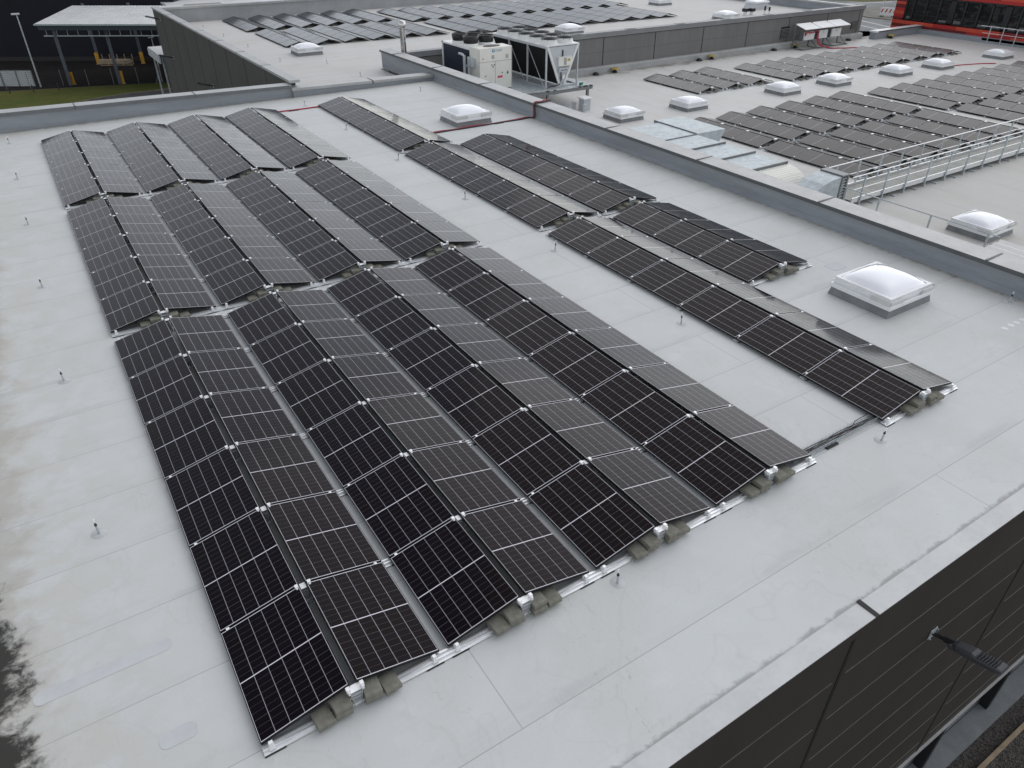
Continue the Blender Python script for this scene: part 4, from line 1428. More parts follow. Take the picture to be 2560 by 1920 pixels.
b.prism([(X0 + .1, ZT - .04), (X1 - .1, ZT - .04), (xm + .14, ZD + .2), (xm - .14, ZD + .2)], 'y', Y0 + .012, Y0 + .04)
ep = b.obj('end_plate', 'pale_grey_paint', dc)
b = MB().box(xm - .36, Y0 - .16, .0, xm + .55, Y0 + .005, .46)
b.box(xm - .38, Y0 - .18, .461, xm + .57, Y0 + .005, .48)
bx = b.obj('control_box', 'cream_paint', ep)
MB().box(xm + .22, Y0 - .166, .24, xm + .42, Y0 - .161, .36).obj('yellow_label', 'yellow_drain', bx)
MB().box(xm - .02, Y0 - .166, .05, xm + .16, Y0 - .161, .42).obj('door_gap', plain('grey green door', (0.34, 0.36, 0.32), 0.5), bx)
b = MB().box(xm - .30, Y0 - .12, -.32, xm + .36, Y0 + .005, -.10)
for i in range(5):
    b.box(xm - .2 + i * .1, Y0 - .126, -.26, xm - .15 + i * .1, Y0 - .1205, -.20, 1)
b.obj('isolator_box', ['pale_grey_paint', 'black_plastic'], ep)
MB().box(xm - .05, Y0 - .1, -.72, xm + .12, Y0 + .005, -.50).obj('junction_box', 'white_paint', ep)
b = MB()
b.tube([(xm - .12, Y0 - .05, -.33), (xm - .12, Y0 - .07, -.8), (xm - .2, Y0 - .08, -.98), (xm - .5, Y0 - .07, -1.05), (X0 + .1, Y0 - .06, -1.06), (X0 + .02, Y0 - .06, -1.2), (X0 + .02, Y0 - .06, -1.7)], .03, 8)
b.tube([(xm - .02, Y0 - .02, .5), (xm - .02, Y0 - .02, .82)], .04, 8)
b.obj('cable', 'black_plastic', ep)
MB().box(X0 - .02, Y0 - .02, ZT - .005, X1 + .02, Y1 + .02, ZT + .05).obj('top_plate', 'white_paint', dc)
for j in range(5):
    for i in range(2):
        x, y = X0 + .56 + i * 1.1, Y0 + .62 + j * 1.18
        fan = MB().lathe([(0.54, ZT + .051), (0.49, ZT + .10), (0.465, ZT + .22), (0.46, ZT + .30)], (x, y, 0), 26, 0, False).obj('fan_cowl', 'white_paint', dc)
        gd = MB()
        zt = ZT + .33
        for r_ in (0.10, 0.2, 0.3, 0.39, 0.475):
            gd.tube([(x + r_ * math.cos(a), y + r_ * math.sin(a), zt + .03 * (1 - (r_ / .475) ** 2)) for a in [k * math.pi / 10 for k in range(21)]], 0.016, 4, 0, False)
        for a in range(4):
            for sg in (-1, 1):
                gd.bar((x, y, zt + .03), (x + sg * .475 * math.cos(a * .785), y + sg * .475 * math.sin(a * .785), zt), .014)
                gd.bar((x + sg * .475 * math.cos(a * .785), y + sg * .475 * math.sin(a * .785), zt), (x + sg * .475 * math.cos(a * .785), y + sg * .475 * math.sin(a * .785), zt - .09), .012)
        gd.obj('guard', 'black_metal', fan)
        bl = MB().lathe([(0.12, ZT + .15), (0.12, ZT + .25)], (x, y, 0), 14)
        for k in range(6):
            a = k * math.pi / 3 + j
            c_, s_ = math.cos(a), math.sin(a)
            e1, e2 = a + .25, a - .25
            bl.add([(x + .1 * math.cos(e1), y + .1 * math.sin(e1), ZT + .16), (x + .1 * math.cos(e2), y + .1 * math.sin(e2), ZT + .22), (x + .44 * math.cos(e2), y + .44 * math.sin(e2), ZT + .24), (x + .44 * math.cos(e1), y + .44 * math.sin(e1), ZT + .17)], [(0, 1, 2, 3)])
        bl.obj('fan_blade', 'black_plastic', fan)
gv_ = thing('valve_set', 'green valve and black fittings at the platform corner', 'valve', (27.95, 30.6, ZD))
MB().tube([(-.7, 0, -.05), (.35, 0, -.05)], .035, 10).obj('pipe', 'galv', gv_)
MB().tube([(-.25, 0, -.05), (-.25, 0, .08), (-.05, 0, .08)], .075, 10).obj('valve_body', 'green', gv_)
MB().box(.05, -.08, -.18, .28, .08, -.01).obj('actuator', 'black_plastic', gv_)
cable('red_cable', [(19.15, 21.7, .2), (19.3, 21.9, -1.9), (20.0, 23.5, R2 + .03), (22.5, 28.5, R2 + .03), (25.0, 30.3, R2 + .03)], 0.026, 'red_cable', 'red cable dropping behind the parapet towards the cooler')

# flue
fl = thing('flue', 'tall polished steel flue rising behind the parapet corner', 'flue', (19.62, 37.2, R2))
MB().lathe([(0.17, 0), (0.17, 4.05)], n=24).obj('pipe', 'chrome', fl)
MB().lathe([(0.19, 4.05), (0.215, 4.1), (0.215, 4.35), (0.10, 4.42)], n=24).obj('cap', plain('satin flue cap', (0.6, 0.6, 0.58), 0.3, 0.9), fl)
bb = MB()
for z in (2.6, 3.3):
    bb.lathe([(0.173, z), (0.182, z + .01), (0.182, z + .05), (0.173, z + .06)], n=24, cap=False)
bb.obj('clamp_band', 'galv', fl)
MB().bar((0.16, 0.05, 2.63), (0.3, 0.55, 2.63), .04).obj('bracket', 'galv', fl)

# ------------------------------------------------------------------ ventilation duct behind the parapet
du = thing('ventilation_duct', 'long galvanised rectangular duct with an elbow behind the parapet', 'duct', (0, 0, 0))
ZT2, ZB2 = -0.93, -2.05


def crown(b, x0, x1, y0, y1, z0, z1, c=0.03, mat=0):
    xm_, ym_ = (x0 + x1) / 2, (y0 + y1) / 2
    b.add([(x0, y0, z0), (x1, y0, z0), (x1, y1, z0), (x0, y1, z0), (x0, y0, z1), (x1, y0, z1), (x1, y1, z1), (x0, y1, z1), (xm_, ym_, z1 + c)],
          [(0, 3, 2, 1), (0, 1, 5, 4), (1, 2, 6, 5), (2, 3, 7, 6), (3, 0, 4, 7), (4, 5, 8), (5, 6, 8), (6, 7, 8), (7, 4, 8)], mat)


for i, (y0, y1) in enumerate(((16.76, 18.40), (15.07, 16.70), (13.40, 15.01))):
    b = MB()
    crown(b, 23.06, 25.08, y0, y1, ZB2, ZT2, -0.015)
    b.obj('duct_section', 'galv', du)
for y in (16.73, 15.04, 13.37):
    b = MB()
    ring(b, 2.12, 1.25, -.02, .02, .06)
    nv = 8 * 4
    b.v[-nv:] = [(24.07 + p[0], y + p[2] * 1.2, (ZB2 + ZT2) / 2 + p[1] + .01) for p in b.v[-nv:]]
    b.obj('flange', 'galv_dark', du)
b = MB()
crown(b, 23.02, 25.1, 18.46, 20.95, ZB2, ZT2, 0.04)
el = b.obj('duct_elbow', 'galv', du)
b = MB()
b.box(23.0, 18.41, ZT2 - .05, 25.1, 18.45, ZT2 + .04)
b.box(25.101, 18.46, ZT2 - .05, 25.14, 21.3, ZT2 + .05)
b.obj('flange', 'galv_dark', el)
b = MB()
b.prism([(25.15, ZT2 + .005), (27.0, ZT2 - .02), (27.0, ZT2 - .10), (26.3, ZB2 - .1), (25.15, ZB2 - .1)], 'y', 18.5, 21.35)
b.obj('duct_branch', 'galv', du)
# ribbed drop piece
b = MB()
prev = None
seg = 9
arcp = []
for i in range(seg + 1):
    a = math.pi / 2 * i / seg
    arcp.append((13.34 - 1.35 * math.sin(a), ZT2 - 0.03 - 1.2 * (1 - math.cos(a))))
b.prism([(13.34, ZB2)] + [(13.34, ZT2 - .03)] + arcp[1:] + [(arcp[-1][0], ZB2 - .05)], 'x', 23.1, 25.15)
b.obj('curved_drop', plain('warm galvanised sheet', (0.62, 0.62, 0.57), 0.45, 0.35, 0.08, 5, 0.5, (0.3, 14, 14)), du)
b = MB()
for i in range(9):
    (ya, za), (yb, zb) = ((13.34, ZT2 - .03), arcp[1]) if i == 0 else (arcp[i], arcp[i + 1] if i + 1 < len(arcp) else arcp[i])
    for t_ in (.25, .75):
        y_, z_ = ya + (yb - ya) * t_, za + (zb - za) * t_
        b.tube([(23.1, y_, z_), (25.16, y_, z_)], .012, 6)
b.obj('rib', plain('pale rib', (0.72, 0.72, 0.67), 0.4, 0.3), du)
# second elbow with louvre
iv = thing('intake_louvre', 'galvanised intake hood with slatted mouth at the walkway end', 'louvre', (0, 0, 0))
b = MB()
pts = [(23.2, -2.2), (23.25, -1.95), (23.5, -1.6), (23.9, -1.27), (24.4, -1.05), (24.9, -.95), (25.36, -.92), (25.36, -2.2)]
b.prism(pts, 'y', 10.98, 11.95)
b.obj('hood', 'galv', iv)
b = MB()
b.box(25.37, 10.95, -2.2, 25.43, 11.98, -.86)
b.box(25.70, 10.95, -2.2, 25.78, 11.98, -.86)
b.box(25.43, 10.95, -.92, 25.70, 11.98, -.86)
fo = b.obj('mouth_frame', 'galv_dark', iv)
b = MB()
for i in range(10):
    z = -2.12 + i * .118
    b.prism([(25.44, z), (25.69, z + .05), (25.69, z + .065), (25.44, z + .015)], 'y', 10.97, 11.9)
b.obj('slat', 'white_paint', fo)
MB().box(25.43, 11.0, -2.2, 25.445, 11.9, -.93).obj('backing', 'joint', fo)

# ------------------------------------------------------------------ walkways with railings
def walkway(name, label, n, loc, rz, length, width=1.25, deckz=.28, both=True, post_step=1.49):
    t = thing(name, label, 'walkway', loc, (0, 0, rz))
    b = MB()
    b.box(0, 0, deckz - .10, length, .04, deckz + .10)
    b.box(0, width - .04, deckz - .10, length, width, deckz + .10)
    b.obj('stringer', 'alu', t)
    b = MB()
    for k_ in range(int(length / .30)):
        b.box(k_ * .30, .045, deckz - .02, k_ * .30 + .285, width - .045, deckz + .01)
    b.obj('deck', plain('serrated deck', (0.33, 0.335, 0.31), 0.7, 0.2, 0.15, 2), t)
    for y in (0, width):
        ys = y - .03 if y == 0 else y + .03
        n_ = int((length - .6) / post_step) + 1
        for k_ in range(n_):
            b = MB()
            x = .5 + k_ * post_step
            b.box(x - .03, ys - .025, 0.061, x + .03, ys + .025, 1.26)
            b.box(x - .07, ys - .06, 0.0, x + .07, ys + .06, .06)
            b.obj('railing_post', 'galv', t)
        b = MB()
        b.tube([(-.35, ys, 1.28), (length, ys, 1.28)], .024, 8)
        b.obj('handrail', 'alu_clamp', t)
        b = MB()
        b.tube([(-.1, ys, .76), (length, ys, .76)], .018, 8)
        b.obj('mid_rail', 'alu_clamp', t)
    b = MB()
    for k_ in range(int(length / post_step)):
        x = .5 + (k_ + .5) * post_step
        b.box(x - .05, -.16, .005, x + .05, width + .16, .05)
    b.obj('cross_foot', 'galv', t)
    return t


walkway('walkway', 'raised metal walkway with railings on the lower roof', 1, (26.2, 10.86, R2), 0, 26.0)
walkway('walkway', 'short railed walkway in front of the red building', 2, (71.0, 30.4, R2), R(-90), 12.0, 1.25, .28, True, 1.1)
pr_ = thing('pipe_rail', 'thin low pipe rail running along behind the parapet', 'rail', (0, 0, 0))
b = MB().tube([(25.25, 10.8, -1.22), (25.25, 4.85, -1.22)], .022, 8)
b.obj('pipe', 'galv', pr_)
for y in (10.6, 9.2, 7.2, 5.2):
    MB().box(25.225, y - .025, R2, 25.275, y + .025, -1.225).obj('post', 'galv', pr_)
ws = thing('sheet_metal_cover', 'bright ribbed metal cover beside the right end of the parapet', 'metal cover', (0, 0, 0))
b = MB()
xs = [23.2 + i * .18 for i in range(13)]
prof = []
for i, x in enumerate(xs):
    prof.append((x, -1.42 - 0.055 * (i % 2) + .05 * (x - 23.2)))
b.prism(prof + [(xs[-1], R2), (xs[0], R2)], 'y', 1.0, 4.85)
b.obj('ribbed_sheet', plain('bright ribbed sheet', (0.6, 0.6, 0.59), 0.45, 0.15, 0.05, 4), ws)

# ------------------------------------------------------------------ small roof fittings
vp = thing('vent_box', 'square grey vent box beside two small pipes', 'vent', (27.35, 29.6, R2))
MB().box(-.24, -.24, 0, .24, .24, .62).obj('shaft', 'pale_grey_paint', vp)
MB().bev(-.32, -.32, .621, .32, .32, .70, .03).obj('cap', 'white_paint', vp)
for i, (x, y) in enumerate(((26.85, 29.95), (27.0, 29.2))):
    o = thing('vent_pipe', ['small grey vent pipe left of the square box', 'small grey vent pipe in front of the square box'][i], 'pipe', (x, y, R2))
    MB().lathe([(.10, 0), (.10, .34)], n=16).obj('pipe', 'pale_grey_paint', o)
    MB().lathe([(.13, .341), (.13, .40), (.05, .43)], n=16).obj('cap', 'galv', o)
for i, x in enumerate((35.9, 45.5, 55.2, 66.5)):
    y = 37.2 if i < 3 else 36.0
    o = thing('roof_drain', f'yellow topped roof drain by the grey wall, {ORD[i]} from left', 'drain', (x, y, R2), (0, 0, 0), 'yellow roof drains')
    MB().lathe([(.20, 0), (.18, .10), (.10, .12), (.10, .22)], n=16).obj('body', 'black_plastic', o)
    MB().lathe([(.30, .221), (.30, .28), (.2, .30)], n=16).obj('yellow_cap', 'yellow_drain', o)
for i, x in enumerate((34.2, 44.2, 52.6, 62.2)):
    o = thing('drain_plug', f'small black drain plug by the grey wall, {ORD[i]} from left', 'drain', (x, 37.2, R2), (0, 0, 0), 'black drain plugs')
    MB().lathe([(.24, 0), (.22, .12), (.12, .18), (.02, .19)], n=14).obj('body', 'black_plastic', o)
for i, (x, y, h, kd) in enumerate(((55.85, 43.67, .42, 0), (56.45, 43.45, .42, 0), (57.6, 43.0, .66, 1), (57.95, 42.8, .58, 1))):
    lab = ['pale vent with square black hood, left of the pair', 'pale vent with square black hood, right of the pair', 'slim pipe with black top, taller one', 'slim pipe with black top, shorter one'][i]
    o = thing('roof_vent', lab, 'vent', (x, y, R3))
    if kd == 0:
        MB().lathe([(.16, 0), (.16, h - .14)], n=14).obj('pipe', 'white_paint', o)
        MB().bev(-.22, -.2, h - .139, .22, .2, h + .12, .03).obj('hood', 'black_plastic', o)
    else:
        MB().lathe([(.075, 0), (.075, h * .5)], n=12).obj('pipe', 'white_paint', o)
        MB().lathe([(.085, h * .5 + .001), (.085, h), (.05, h + .03)], n=12).obj('top', 'black_plastic', o)

# ------------------------------------------------------------------ inverter rack
ir = thing('inverter_rack', 'steel inverter rack with three white rain covers by the grey wall', 'rack', (0, 0, 0))
YI = 36.4
b = MB()
for x in (54.5, 56.5, 58.4, 60.3):
    b.box(x - .04, 36.95, R2 + .05, x + .04, 37.03, -.42)
    b.bar((x, 36.1, R2 + .08), (x, 36.95, R2 + .7), .06)
    b.box(x - .04, 35.95, R2 + .03, x + .04, 37.03, R2 + .09)
b.box(54.45, 35.95, R2 + .03, 60.35, 36.03, R2 + .09)
b.box(54.45, 36.97, -1.2, 60.35, 37.03, -1.12)
b.box(54.45, 36.97, -1.75, 60.35, 37.03, -1.67)
b.obj('frame', 'galv_dark', ir)
for i, x in enumerate((54.55, 56.5, 58.42)):
    b = MB().hexa([(x, 36.0, -.76), (x + 1.85, 36.0, -.76), (x + 1.85, 37.1, -.46), (x, 37.1, -.46)], [(x, 36.0, -.72), (x + 1.85, 36.0, -.72), (x + 1.85, 37.1, -.42), (x, 37.1, -.42)])
    b.obj('rain_cover', 'white_paint', ir)
for i, (x0, x1) in enumerate(((55.05, 56.35), (56.85, 58.0), (58.5, 59.75))):
    o = thing('inverter', ['white inverter with red cables, leftmost under the covers', 'white inverter in the middle under the covers', 'white inverter at the right under the covers'][i], 'inverter', (x0, YI, -1.62), (0, 0, 0), 'white inverters on the rack')
    MB().box(0, .10, 0, x1 - x0, .50, .66).obj('heat_sink', 'galv_dark', o)
    MB().bev(.03, 0, .02, x1 - x0 - .03, .099, .64, .02).obj('front_cover', 'white_paint', o)
    MB().box((x1 - x0) * .5 - .06, -.006, .45, (x1 - x0) * .5 + .06, -.001, .50).obj('display', 'black_plastic', o)
cable('red_cable', [(55.0, 36.3, -.95), (54.9, 36.2, -1.2), (55.2, 36.25, -1.0), (55.9, 36.3, -1.05), (56.5, 36.3, -1.0), (56.55, 36.25, -1.6), (56.7, 36.0, -2.0), (57.2, 35.4, -2.2), (58.2, 34.9, -2.23), (59.3, 34.4, -2.23)], .05, 'red_cable', 'red cable bundle running from the inverters to the roof')
cable('red_cable', [(56.62, 36.28, -1.0), (56.66, 36.2, -1.6), (56.85, 35.9, -2.05), (57.5, 35.3, -2.21), (58.8, 34.7, -2.23), (59.6, 34.3, -2.23)], .035, 'red_cable', 'second thinner red cable beside the inverter bundle')
cable('red_cable', [(57.9, 25.6, R2 + .03), (59.2, 25.4, R2 + .03), (61.0, 24.9, R2 + .03), (62.0, 24.3, R2 + .03)], .04, 'red_cable', 'red cable right of a skylight on the lower roof')

# ------------------------------------------------------------------ red building
rb = thing('red_building', 'red striped building with a dark window band at top right', 'building', (0, 0, 0))
XW, YE = 71.5, 39.4
MB().box(XW + .31, 4, G, XW + 14, YE - .02, 4.2).obj('core', 'red2', rb)
b = MB()
rows = []
z = G
hs = [.28, .24, .30, .22, .26]
i = 0
while z < 3.6:
    h = hs[i % 5]
    rows.append((z, z + h))
    z += h
    i += 1
rnd = random.Random(3)
for z0, z1 in rows:
    if z1 > -1.30 and z0 < 0.55:
        rng = [(38.42, YE)]
    else:
        rng = [(6.0, YE)]
    for ya, yb in rng:
        y = yb
        first = True
        while y > ya + .01:
            ln_ = rnd.uniform(2.0, 4.6)
            y2 = max(ya, y - ln_)
            k_ = rnd.choice((0, 0, 1, 2, 2, 3))
            if yb - ya < 2:
                k_ = [0, 1, 2, 1, 0, 2][int((z0 - G) / .26) % 6]
            b.box(XW, y2 + .004, z0 + .003, XW + .02, y - .004, z1 - .003, k_)
            y = y2
b.obj('striped_cladding', ['red1', 'red2', 'red3', 'red4'], rb)
b = MB()
z_i = 0
for z0, z1 in rows:
    k_ = [0, 1, 2, 1, 0, 2][z_i % 6]
    b.box(XW + .022, YE - .01, z0, XW + 14, YE + .02, z1, k_)
    z_i += 1
b.obj('end_cladding', ['red1', 'red2', 'red3', 'red4'], rb)
wb = MB().box(XW + .12, 6, -1.26, XW + .16, 38.40, .60)
wbo = wb.obj('window_band', 'glass', rb)
b = MB()
ms = [(38.40, 38.28), (37.75, 37.58), (36.52, 36.36), (35.26, 35.1), (34.22, 33.72), (32.92, 32.78), (31.70, 31.54), (30.62, 30.45), (29.45, 28.95), (28.2, 28.05), (27.0, 26.85), (25.8, 25.65), (24.4, 23.9), (22.6, 22.45), (21.0, 20.85)]
for a, c in ms:
    b.box(XW + .02, c, -1.3, XW + .119, a, .62)
b.box(XW + .02, 6, -1.31, XW + .119, 38.40, -1.22)
b.box(XW + .02, 6, .56, XW + .119, 38.40, .66)
for (a, c), (a2, c2) in zip(ms, ms[1:]):
    b.box(XW + .06, a2, -.86, XW + .119, c, -.80)
b.obj('window_frame', 'window_frame', wbo)
b = MB()
rr_ = random.Random(5)
for (a, c), (a2, c2) in zip(ms, ms[1:]):
    if rr_.random() < .75:
        b.box(XW + .117, a2 + .08, -1.2, XW + .1185, c - .08, -.90 - rr_.random() * .15)
b.obj('window_sill_board', plain('interior sill', (0.13, 0.14, 0.145), 0.6, 0, 0.3, 3), wbo)

# ------------------------------------------------------------------ barrier and sign post by the road
br_ = thing('road_barrier', 'red and white road barrier on the traffic island', 'barrier', (140.0, 83.3, G), (0, 0, R(-60)))
b = MB()
for i in range(4):
    b.box(-1.4 + i * .7, -.06, .25, -1.4 + i * .7 + .7, .06, 1.55, 0)
    b.hexa([(-1.4 + i * .7 + .1, -.066, .7), (-1.4 + i * .7 + .35, -.066, .7), (-1.4 + i * .7 + .35, -.061, .7), (-1.4 + i * .7 + .1, -.061, .7)],
           [(-1.4 + i * .7 + .3, -.066, 1.3), (-1.4 + i * .7 + .55, -.066, 1.3), (-1.4 + i * .7 + .55, -.061, 1.3), (-1.4 + i * .7 + .3, -.061, 1.3)], 1)
b.obj('panel', ['white_paint', 'red1'], br_)
b = MB()
for i in range(2):
    b.box(-1.0 + i * 2.0 - .3, -.4, 0, -1.0 + i * 2.0 + .3, .4, .14)
b.obj('foot', 'dark_rubber', br_)
sp_ = thing('sign_post', 'thin grey post with a small yellow sign on the traffic island', 'post', (140.7, 85.0, G))
MB().lathe([(.06, 0), (.06, 4.2)], n=10).obj('post', 'galv', sp_)
MB().box(-.28, -.02, 2.5, .28, .02, 3.1).obj('sign', 'yellow', sp_)

# ------------------------------------------------------------------ yard at upper left: canopy, fence, lamps, hall
hl = thing('dark_hall', 'huge navy black hall closing the yard at upper left', 'building')
A, D_ = Vector((-60, 156.5, 0)), Vector((20.1, 107.5, 0))
dn = (D_ - A).normalized()
nn = Vector((-dn.y, dn.x, 0))
if nn.y < 0:
    nn = -nn
b = MB()
b.hexa([(A.x, A.y, G), (D_.x, D_.y, G), tuple((D_ + nn * 40 + Vector((0, 0, G)))), tuple((A + nn * 40 + Vector((0, 0, G))))],
       [(A.x, A.y, 12), (D_.x, D_.y, 12), tuple((D_ + nn * 40 + Vector((0, 0, 12)))), tuple((A + nn * 40 + Vector((0, 0, 12))))])
b.obj('wall', 'hall_dark', hl)
b = MB()
f0 = A - nn * .03
f1 = D_ - nn * .03
b.bar((f0.x, f0.y, G + .25), (f1.x, f1.y, G + .25), .06, .5)
b.obj('plinth', plain('dark plinth', (0.03, 0.027, 0.028), 0.8), hl)
# pale hall behind the far parapet
ph = thing('pale_roofed_hall', 'low hall with pale roof beyond the far parapet', 'building')
MB().hexa([(19, 69, G), (75, 69, G), (75, 122, G), (19, 122, G)], [(19, 69, -3.2), (75, 69, -3.2), (75, 122, -3.2), (19, 122, -3.2)]).obj('wall', 'hall_wall', ph)
MB().hexa([(18.6, 68.6, -3.19), (75, 68.6, -3.19), (75, 122, -3.19), (18.6, 122, -3.19)], [(18.6, 68.6, -3.0), (75, 68.6, -3.0), (75, 122, -3.0), (18.6, 122, -3.0)]).obj('roof', 'corrug', ph)
rh = thing('rooflight', 'grey rooflight on the pale roof beyond the far parapet', 'rooflight', (19.6, 98, -3.0))
MB().hexa([(0, -4, 0), (5, -4, 0), (5, 3, 0), (0, 3, 0)], [(.4, -3.6, .35), (4.6, -3.6, .35), (4.6, 2.6, .35), (.4, 2.6, .35)]).obj('glazing', plain('dull glazing', (0.36, 0.36, 0.34), 0.4), rh)

cn_ = thing('yard_canopy', 'open steel canopy with white sheet roof in the yard', 'canopy')
ea, eb = Vector((3.29, 97.42, -3.4)), Vector((17.0, 88.58, -3.4))
bc, bd_ = Vector((22.0, 96.8, -2.6)), Vector((8.17, 105.7, -2.6))
b = MB()
nrib = 44
for i in range(nrib):
    t0, t1 = i / nrib, (i + .72) / nrib
    p0, p1 = ea.lerp(eb, t0), ea.lerp(eb, t1)
    q0, q1 = bd_.lerp(bc, t0), bd_.lerp(bc, t1)
    t2 = (i + 1) / nrib
    p2, q2 = ea.lerp(eb, t2), bd_.lerp(bc, t2)
    up = Vector((0, 0, .05))
    b.add([p0 + up, p1 + up, q1 + up, q0 + up], [(0, 1, 2, 3)])
    b.add([p1 + up, p1 + up * .2, q1 + up * .2, q1 + up], [(0, 1, 2, 3)])
    b.add([p1 + up * .2, p2 + up * .2, q2 + up * .2, q1 + up * .2], [(0, 1, 2, 3)])
b.hexa([ea - Vector((0, 0, .12)), eb - Vector((0, 0, .12)), bc - Vector((0, 0, .12)), bd_ - Vector((0, 0, .12))], [ea - Vector((0, 0, .02)), eb - Vector((0, 0, .02)), bc - Vector((0, 0, .02)), bd_ - Vector((0, 0, .02))])
b.obj('roof_sheet', 'corrug', cn_)
b = MB()
off = Vector((-.05, -.1, 0))
b.bar(ea + off + Vector((0, 0, -.02)), eb + off + Vector((0, 0, -.02)), .16, .14)
b.obj('gutter', plain('pale green gutter', (0.30, 0.36, 0.36), 0.5), cn_)
b = MB()
b.bar(ea + Vector((.3, .3, -.35)), eb + Vector((.3, .3, -.35)), .2, .5)
b.obj('eave_beam', 'dark_beam', cn_)
lo = -4.75
b = MB()
pA, pB = Vector((3.96, 98.75, lo)), Vector((17.0, 90.7, lo))
b.bar(pA, pB, .10, .10)
for i in range(13):
    p = pA.lerp(pB, (i + .3) / 13)
    b.bar(p, p + Vector((0, 0, 1.0)), .06)
b.obj('hanging_rail', 'galv', cn_)
for i, (x, y) in enumerate(((5.0, 98.07), (10.01, 95.85), (15.2, 93.5), (9.78, 111.47), (14.76, 108.91))):
    h = -3.55 if i < 3 else -2.9
    b = MB()
    b.box(x - .17, y - .17, G, x + .17, y - .13, h)
    b.box(x - .17, y + .13, G, x + .17, y + .17, h)
    b.box(x - .015, y - .129, G, x + .015, y + .129, h)
    b.obj('column', 'steel_blue', cn_)
for i, (x, y) in enumerate(((5.35, 98.3), (10.33, 95.9), (9.66, 110.9), (14.7, 108.3))):
    o = thing('impact_guard', ['yellow impact guard at the left front canopy column', 'yellow impact guard at the middle front canopy column', 'yellow impact guard at the left rear canopy column', 'yellow impact guard at the right rear canopy column'][i], 'guard', (x, y, G), (0, 0, R(-25)), 'yellow column guards')
    MB().prism([(-.22, -.12), (.22, -.12), (.22, .10), (.16, .10), (.16, -.06), (-.16, -.06), (-.16, .10), (-.22, .10)], 'z', 0.02, 1.4).obj('guard', 'yellow', o)
    MB().box(-.3, -.2, 0, .3, .2, .02).obj('base_plate', 'galv', o)
rk = thing('timber_rack', 'pale timber lengths on a rack under the canopy', 'rack', (9.67, 109.2, G), (0, 0, R(-29)))
b = MB()
for i in range(5):
    b.box(.1 + i * .95 - .04, -.1, 0, .1 + i * .95 + .04, .9, .25)
    b.box(.1 + i * .95 - .04, .8, .25, .1 + i * .95 + .04, .9, 1.3)
b.box(0, -.1, .06, 4.1, -.02, .16)
b.obj('rack_frame', 'wood', rk)
b = MB()
for i in range(5):
    for j in range(3):
        b.box(-.2 + random.uniform(-.1, .1), i * .17, .26 + j * .16, 3.6 + random.uniform(-.6, .5), i * .17 + .15, .40 + j * .16)
b.obj('timber', plain('cream timber', (0.42, 0.34, 0.24), 0.8, 0, 0.2, 2), rk)

fn_ = thing('mesh_fence', 'grey wire mesh fence between grass and yard', 'fence')
fp_ = [(-6.2, 101.9), (-3.8, 100.7), (-1.41, 99.51), (0.92, 98.4), (4.27, 98.04), (6.81, 96.9), (9.35, 95.85), (11.91, 94.98), (14.37, 94.07), (17, 93.1)]
M['fence_post'] = plain('pale fence post', (0.20, 0.205, 0.21), 0.5, 0.3)
for x, y in fp_:
    MB().box(x - .03, y - .03, G, x + .03, y + .03, G + 1.78).obj('post', 'fence_post', fn_)
MB().bar((14.37, 94.07, G + 1.6), (13.6, 93.6, G), .05).obj('brace', 'fence_post', fn_)
b = MB()
for (xa, ya), (xb, yb) in zip(fp_, fp_[1:]):
    for z in [G + .1 + .2 * i for i in range(9)]:
        b.bar((xa, ya, z), (xb, yb, z), .012)
    n_ = 14
    for i in range(1, n_):
        x, y = xa + (xb - xa) * i / n_, ya + (yb - ya) * i / n_
        b.bar((x, y, G + .05), (x, y, G + 1.75), .008)
b.obj('wire_mesh', 'wire', fn_)
wp = thing('white_panel_fence', 'white panel screen with grey posts at the left edge', 'screen')
b = MB()
pa, pb_ = Vector((-7.0, 104.9, G)), Vector((1.55, 99.6, G))
b.bar(pa + Vector((0, 0, .86)), pb_ + Vector((0, 0, .86)), .05, 1.66)
b.obj('panel', plain('white screen panel', (0.50, 0.53, 0.54), 0.5, 0, 0.1, 0.6), wp)
b = MB()
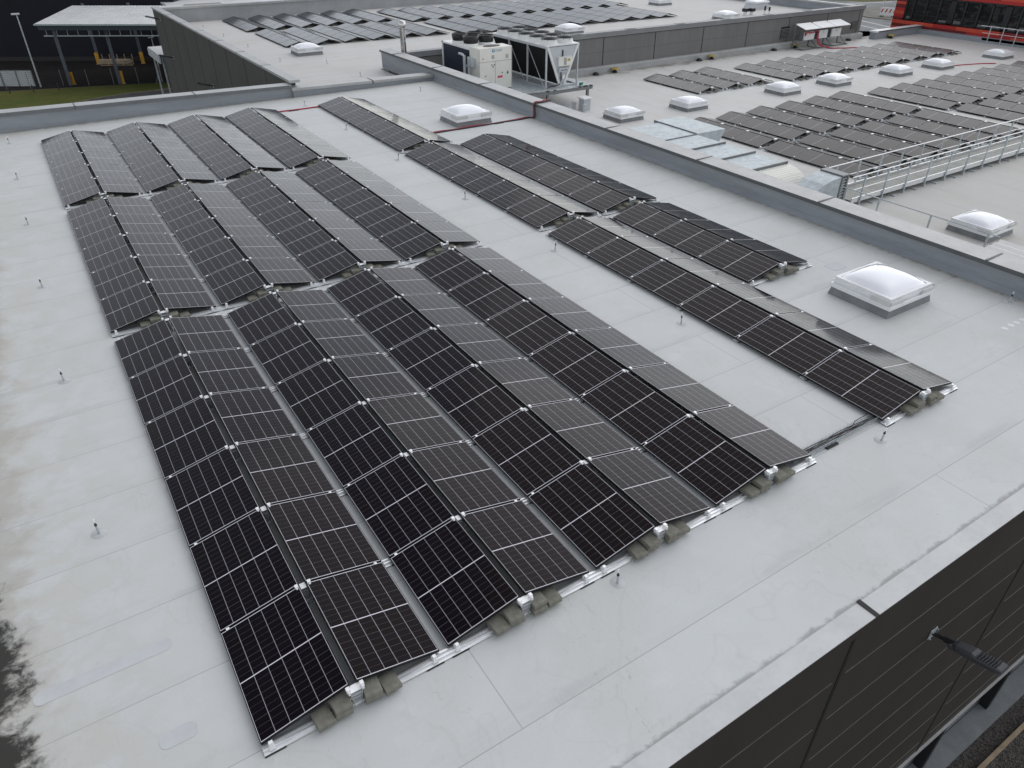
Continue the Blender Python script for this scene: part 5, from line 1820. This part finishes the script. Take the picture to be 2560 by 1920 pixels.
for t_ in (.1, .28, .46, .64, .82, 1.0):
    p = pa.lerp(pb_, t_) - Vector((.05, .07, 0))
    b.bar(p, p + Vector((0, 0, 1.75)), .08)
b.bar(pa + Vector((-.05, -.07, 1.74)), pb_ + Vector((-.05, -.07, 1.74)), .07)
b.obj('post', 'galv_dark', wp)
gp = []
for i, (x, y) in enumerate(((-1.2, 96.8), (1.1, 96.2), (3.6, 95.7))):
    o = thing('marker_post', f'short black marker post on the grass edge, {ORD[i]} from left', 'post', (x, y, G), (0, 0, 0), 'black marker posts')
    MB().lathe([(.05, 0), (.05, .75), (.03, .8)], n=10).obj('post', 'black_metal', o)
lp_ = thing('street_lamp', 'tall grey street lamp at the upper left edge', 'street lamp', (2.0, 99.0, G))
MB().tube([(0, 0, 0), (0, 0, 7.5)], .10, 12, 0, True, .055).obj('pole', 'galv', lp_)
MB().bev(-.5, -.16, 7.5, .32, .16, 7.66, .04).obj('lamp_head', 'pale_grey_paint', lp_)
lp2 = thing('street_lamp', 'short grey street lamp seen beside the far wall corner', 'street lamp', (14.45, 94.6, G))
MB().tube([(0, 0, 0), (0, 0, 4.75)], .07, 12, 0, True, .05).obj('pole', 'galv', lp2)
MB().bev(-.35, -.14, 4.75, .22, .14, 4.9, .03).obj('lamp_head', 'pale_grey_paint', lp2)

# white sheet canopy behind the far corner of the grey building
sc_ = thing('sheet_canopy', 'small white ribbed canopy projecting past the far wall corner', 'canopy')
b = MB()
zc0, zc1 = -2.95, -2.88
for i in range(8):
    y = 66.3 + i * .62
    b.prism([(y, zc0), (y + .40, zc0), (y + .46, zc0 + .07), (y + .56, zc0 + .07), (y + .62, zc0)], 'x', 10.55, 13.5)
b.obj('ribbed_sheet', 'corrug', sc_)
MB().box(10.5, 66.2, -3.55, 10.62, 71.3, -2.99).obj('fascia', 'pale_grey_paint', sc_)
b = MB()
for y in (66.6, 71.0):
    b.box(10.75, y - .06, G, 10.87, y + .06, -3.0)
b.obj('post', 'galv', sc_)
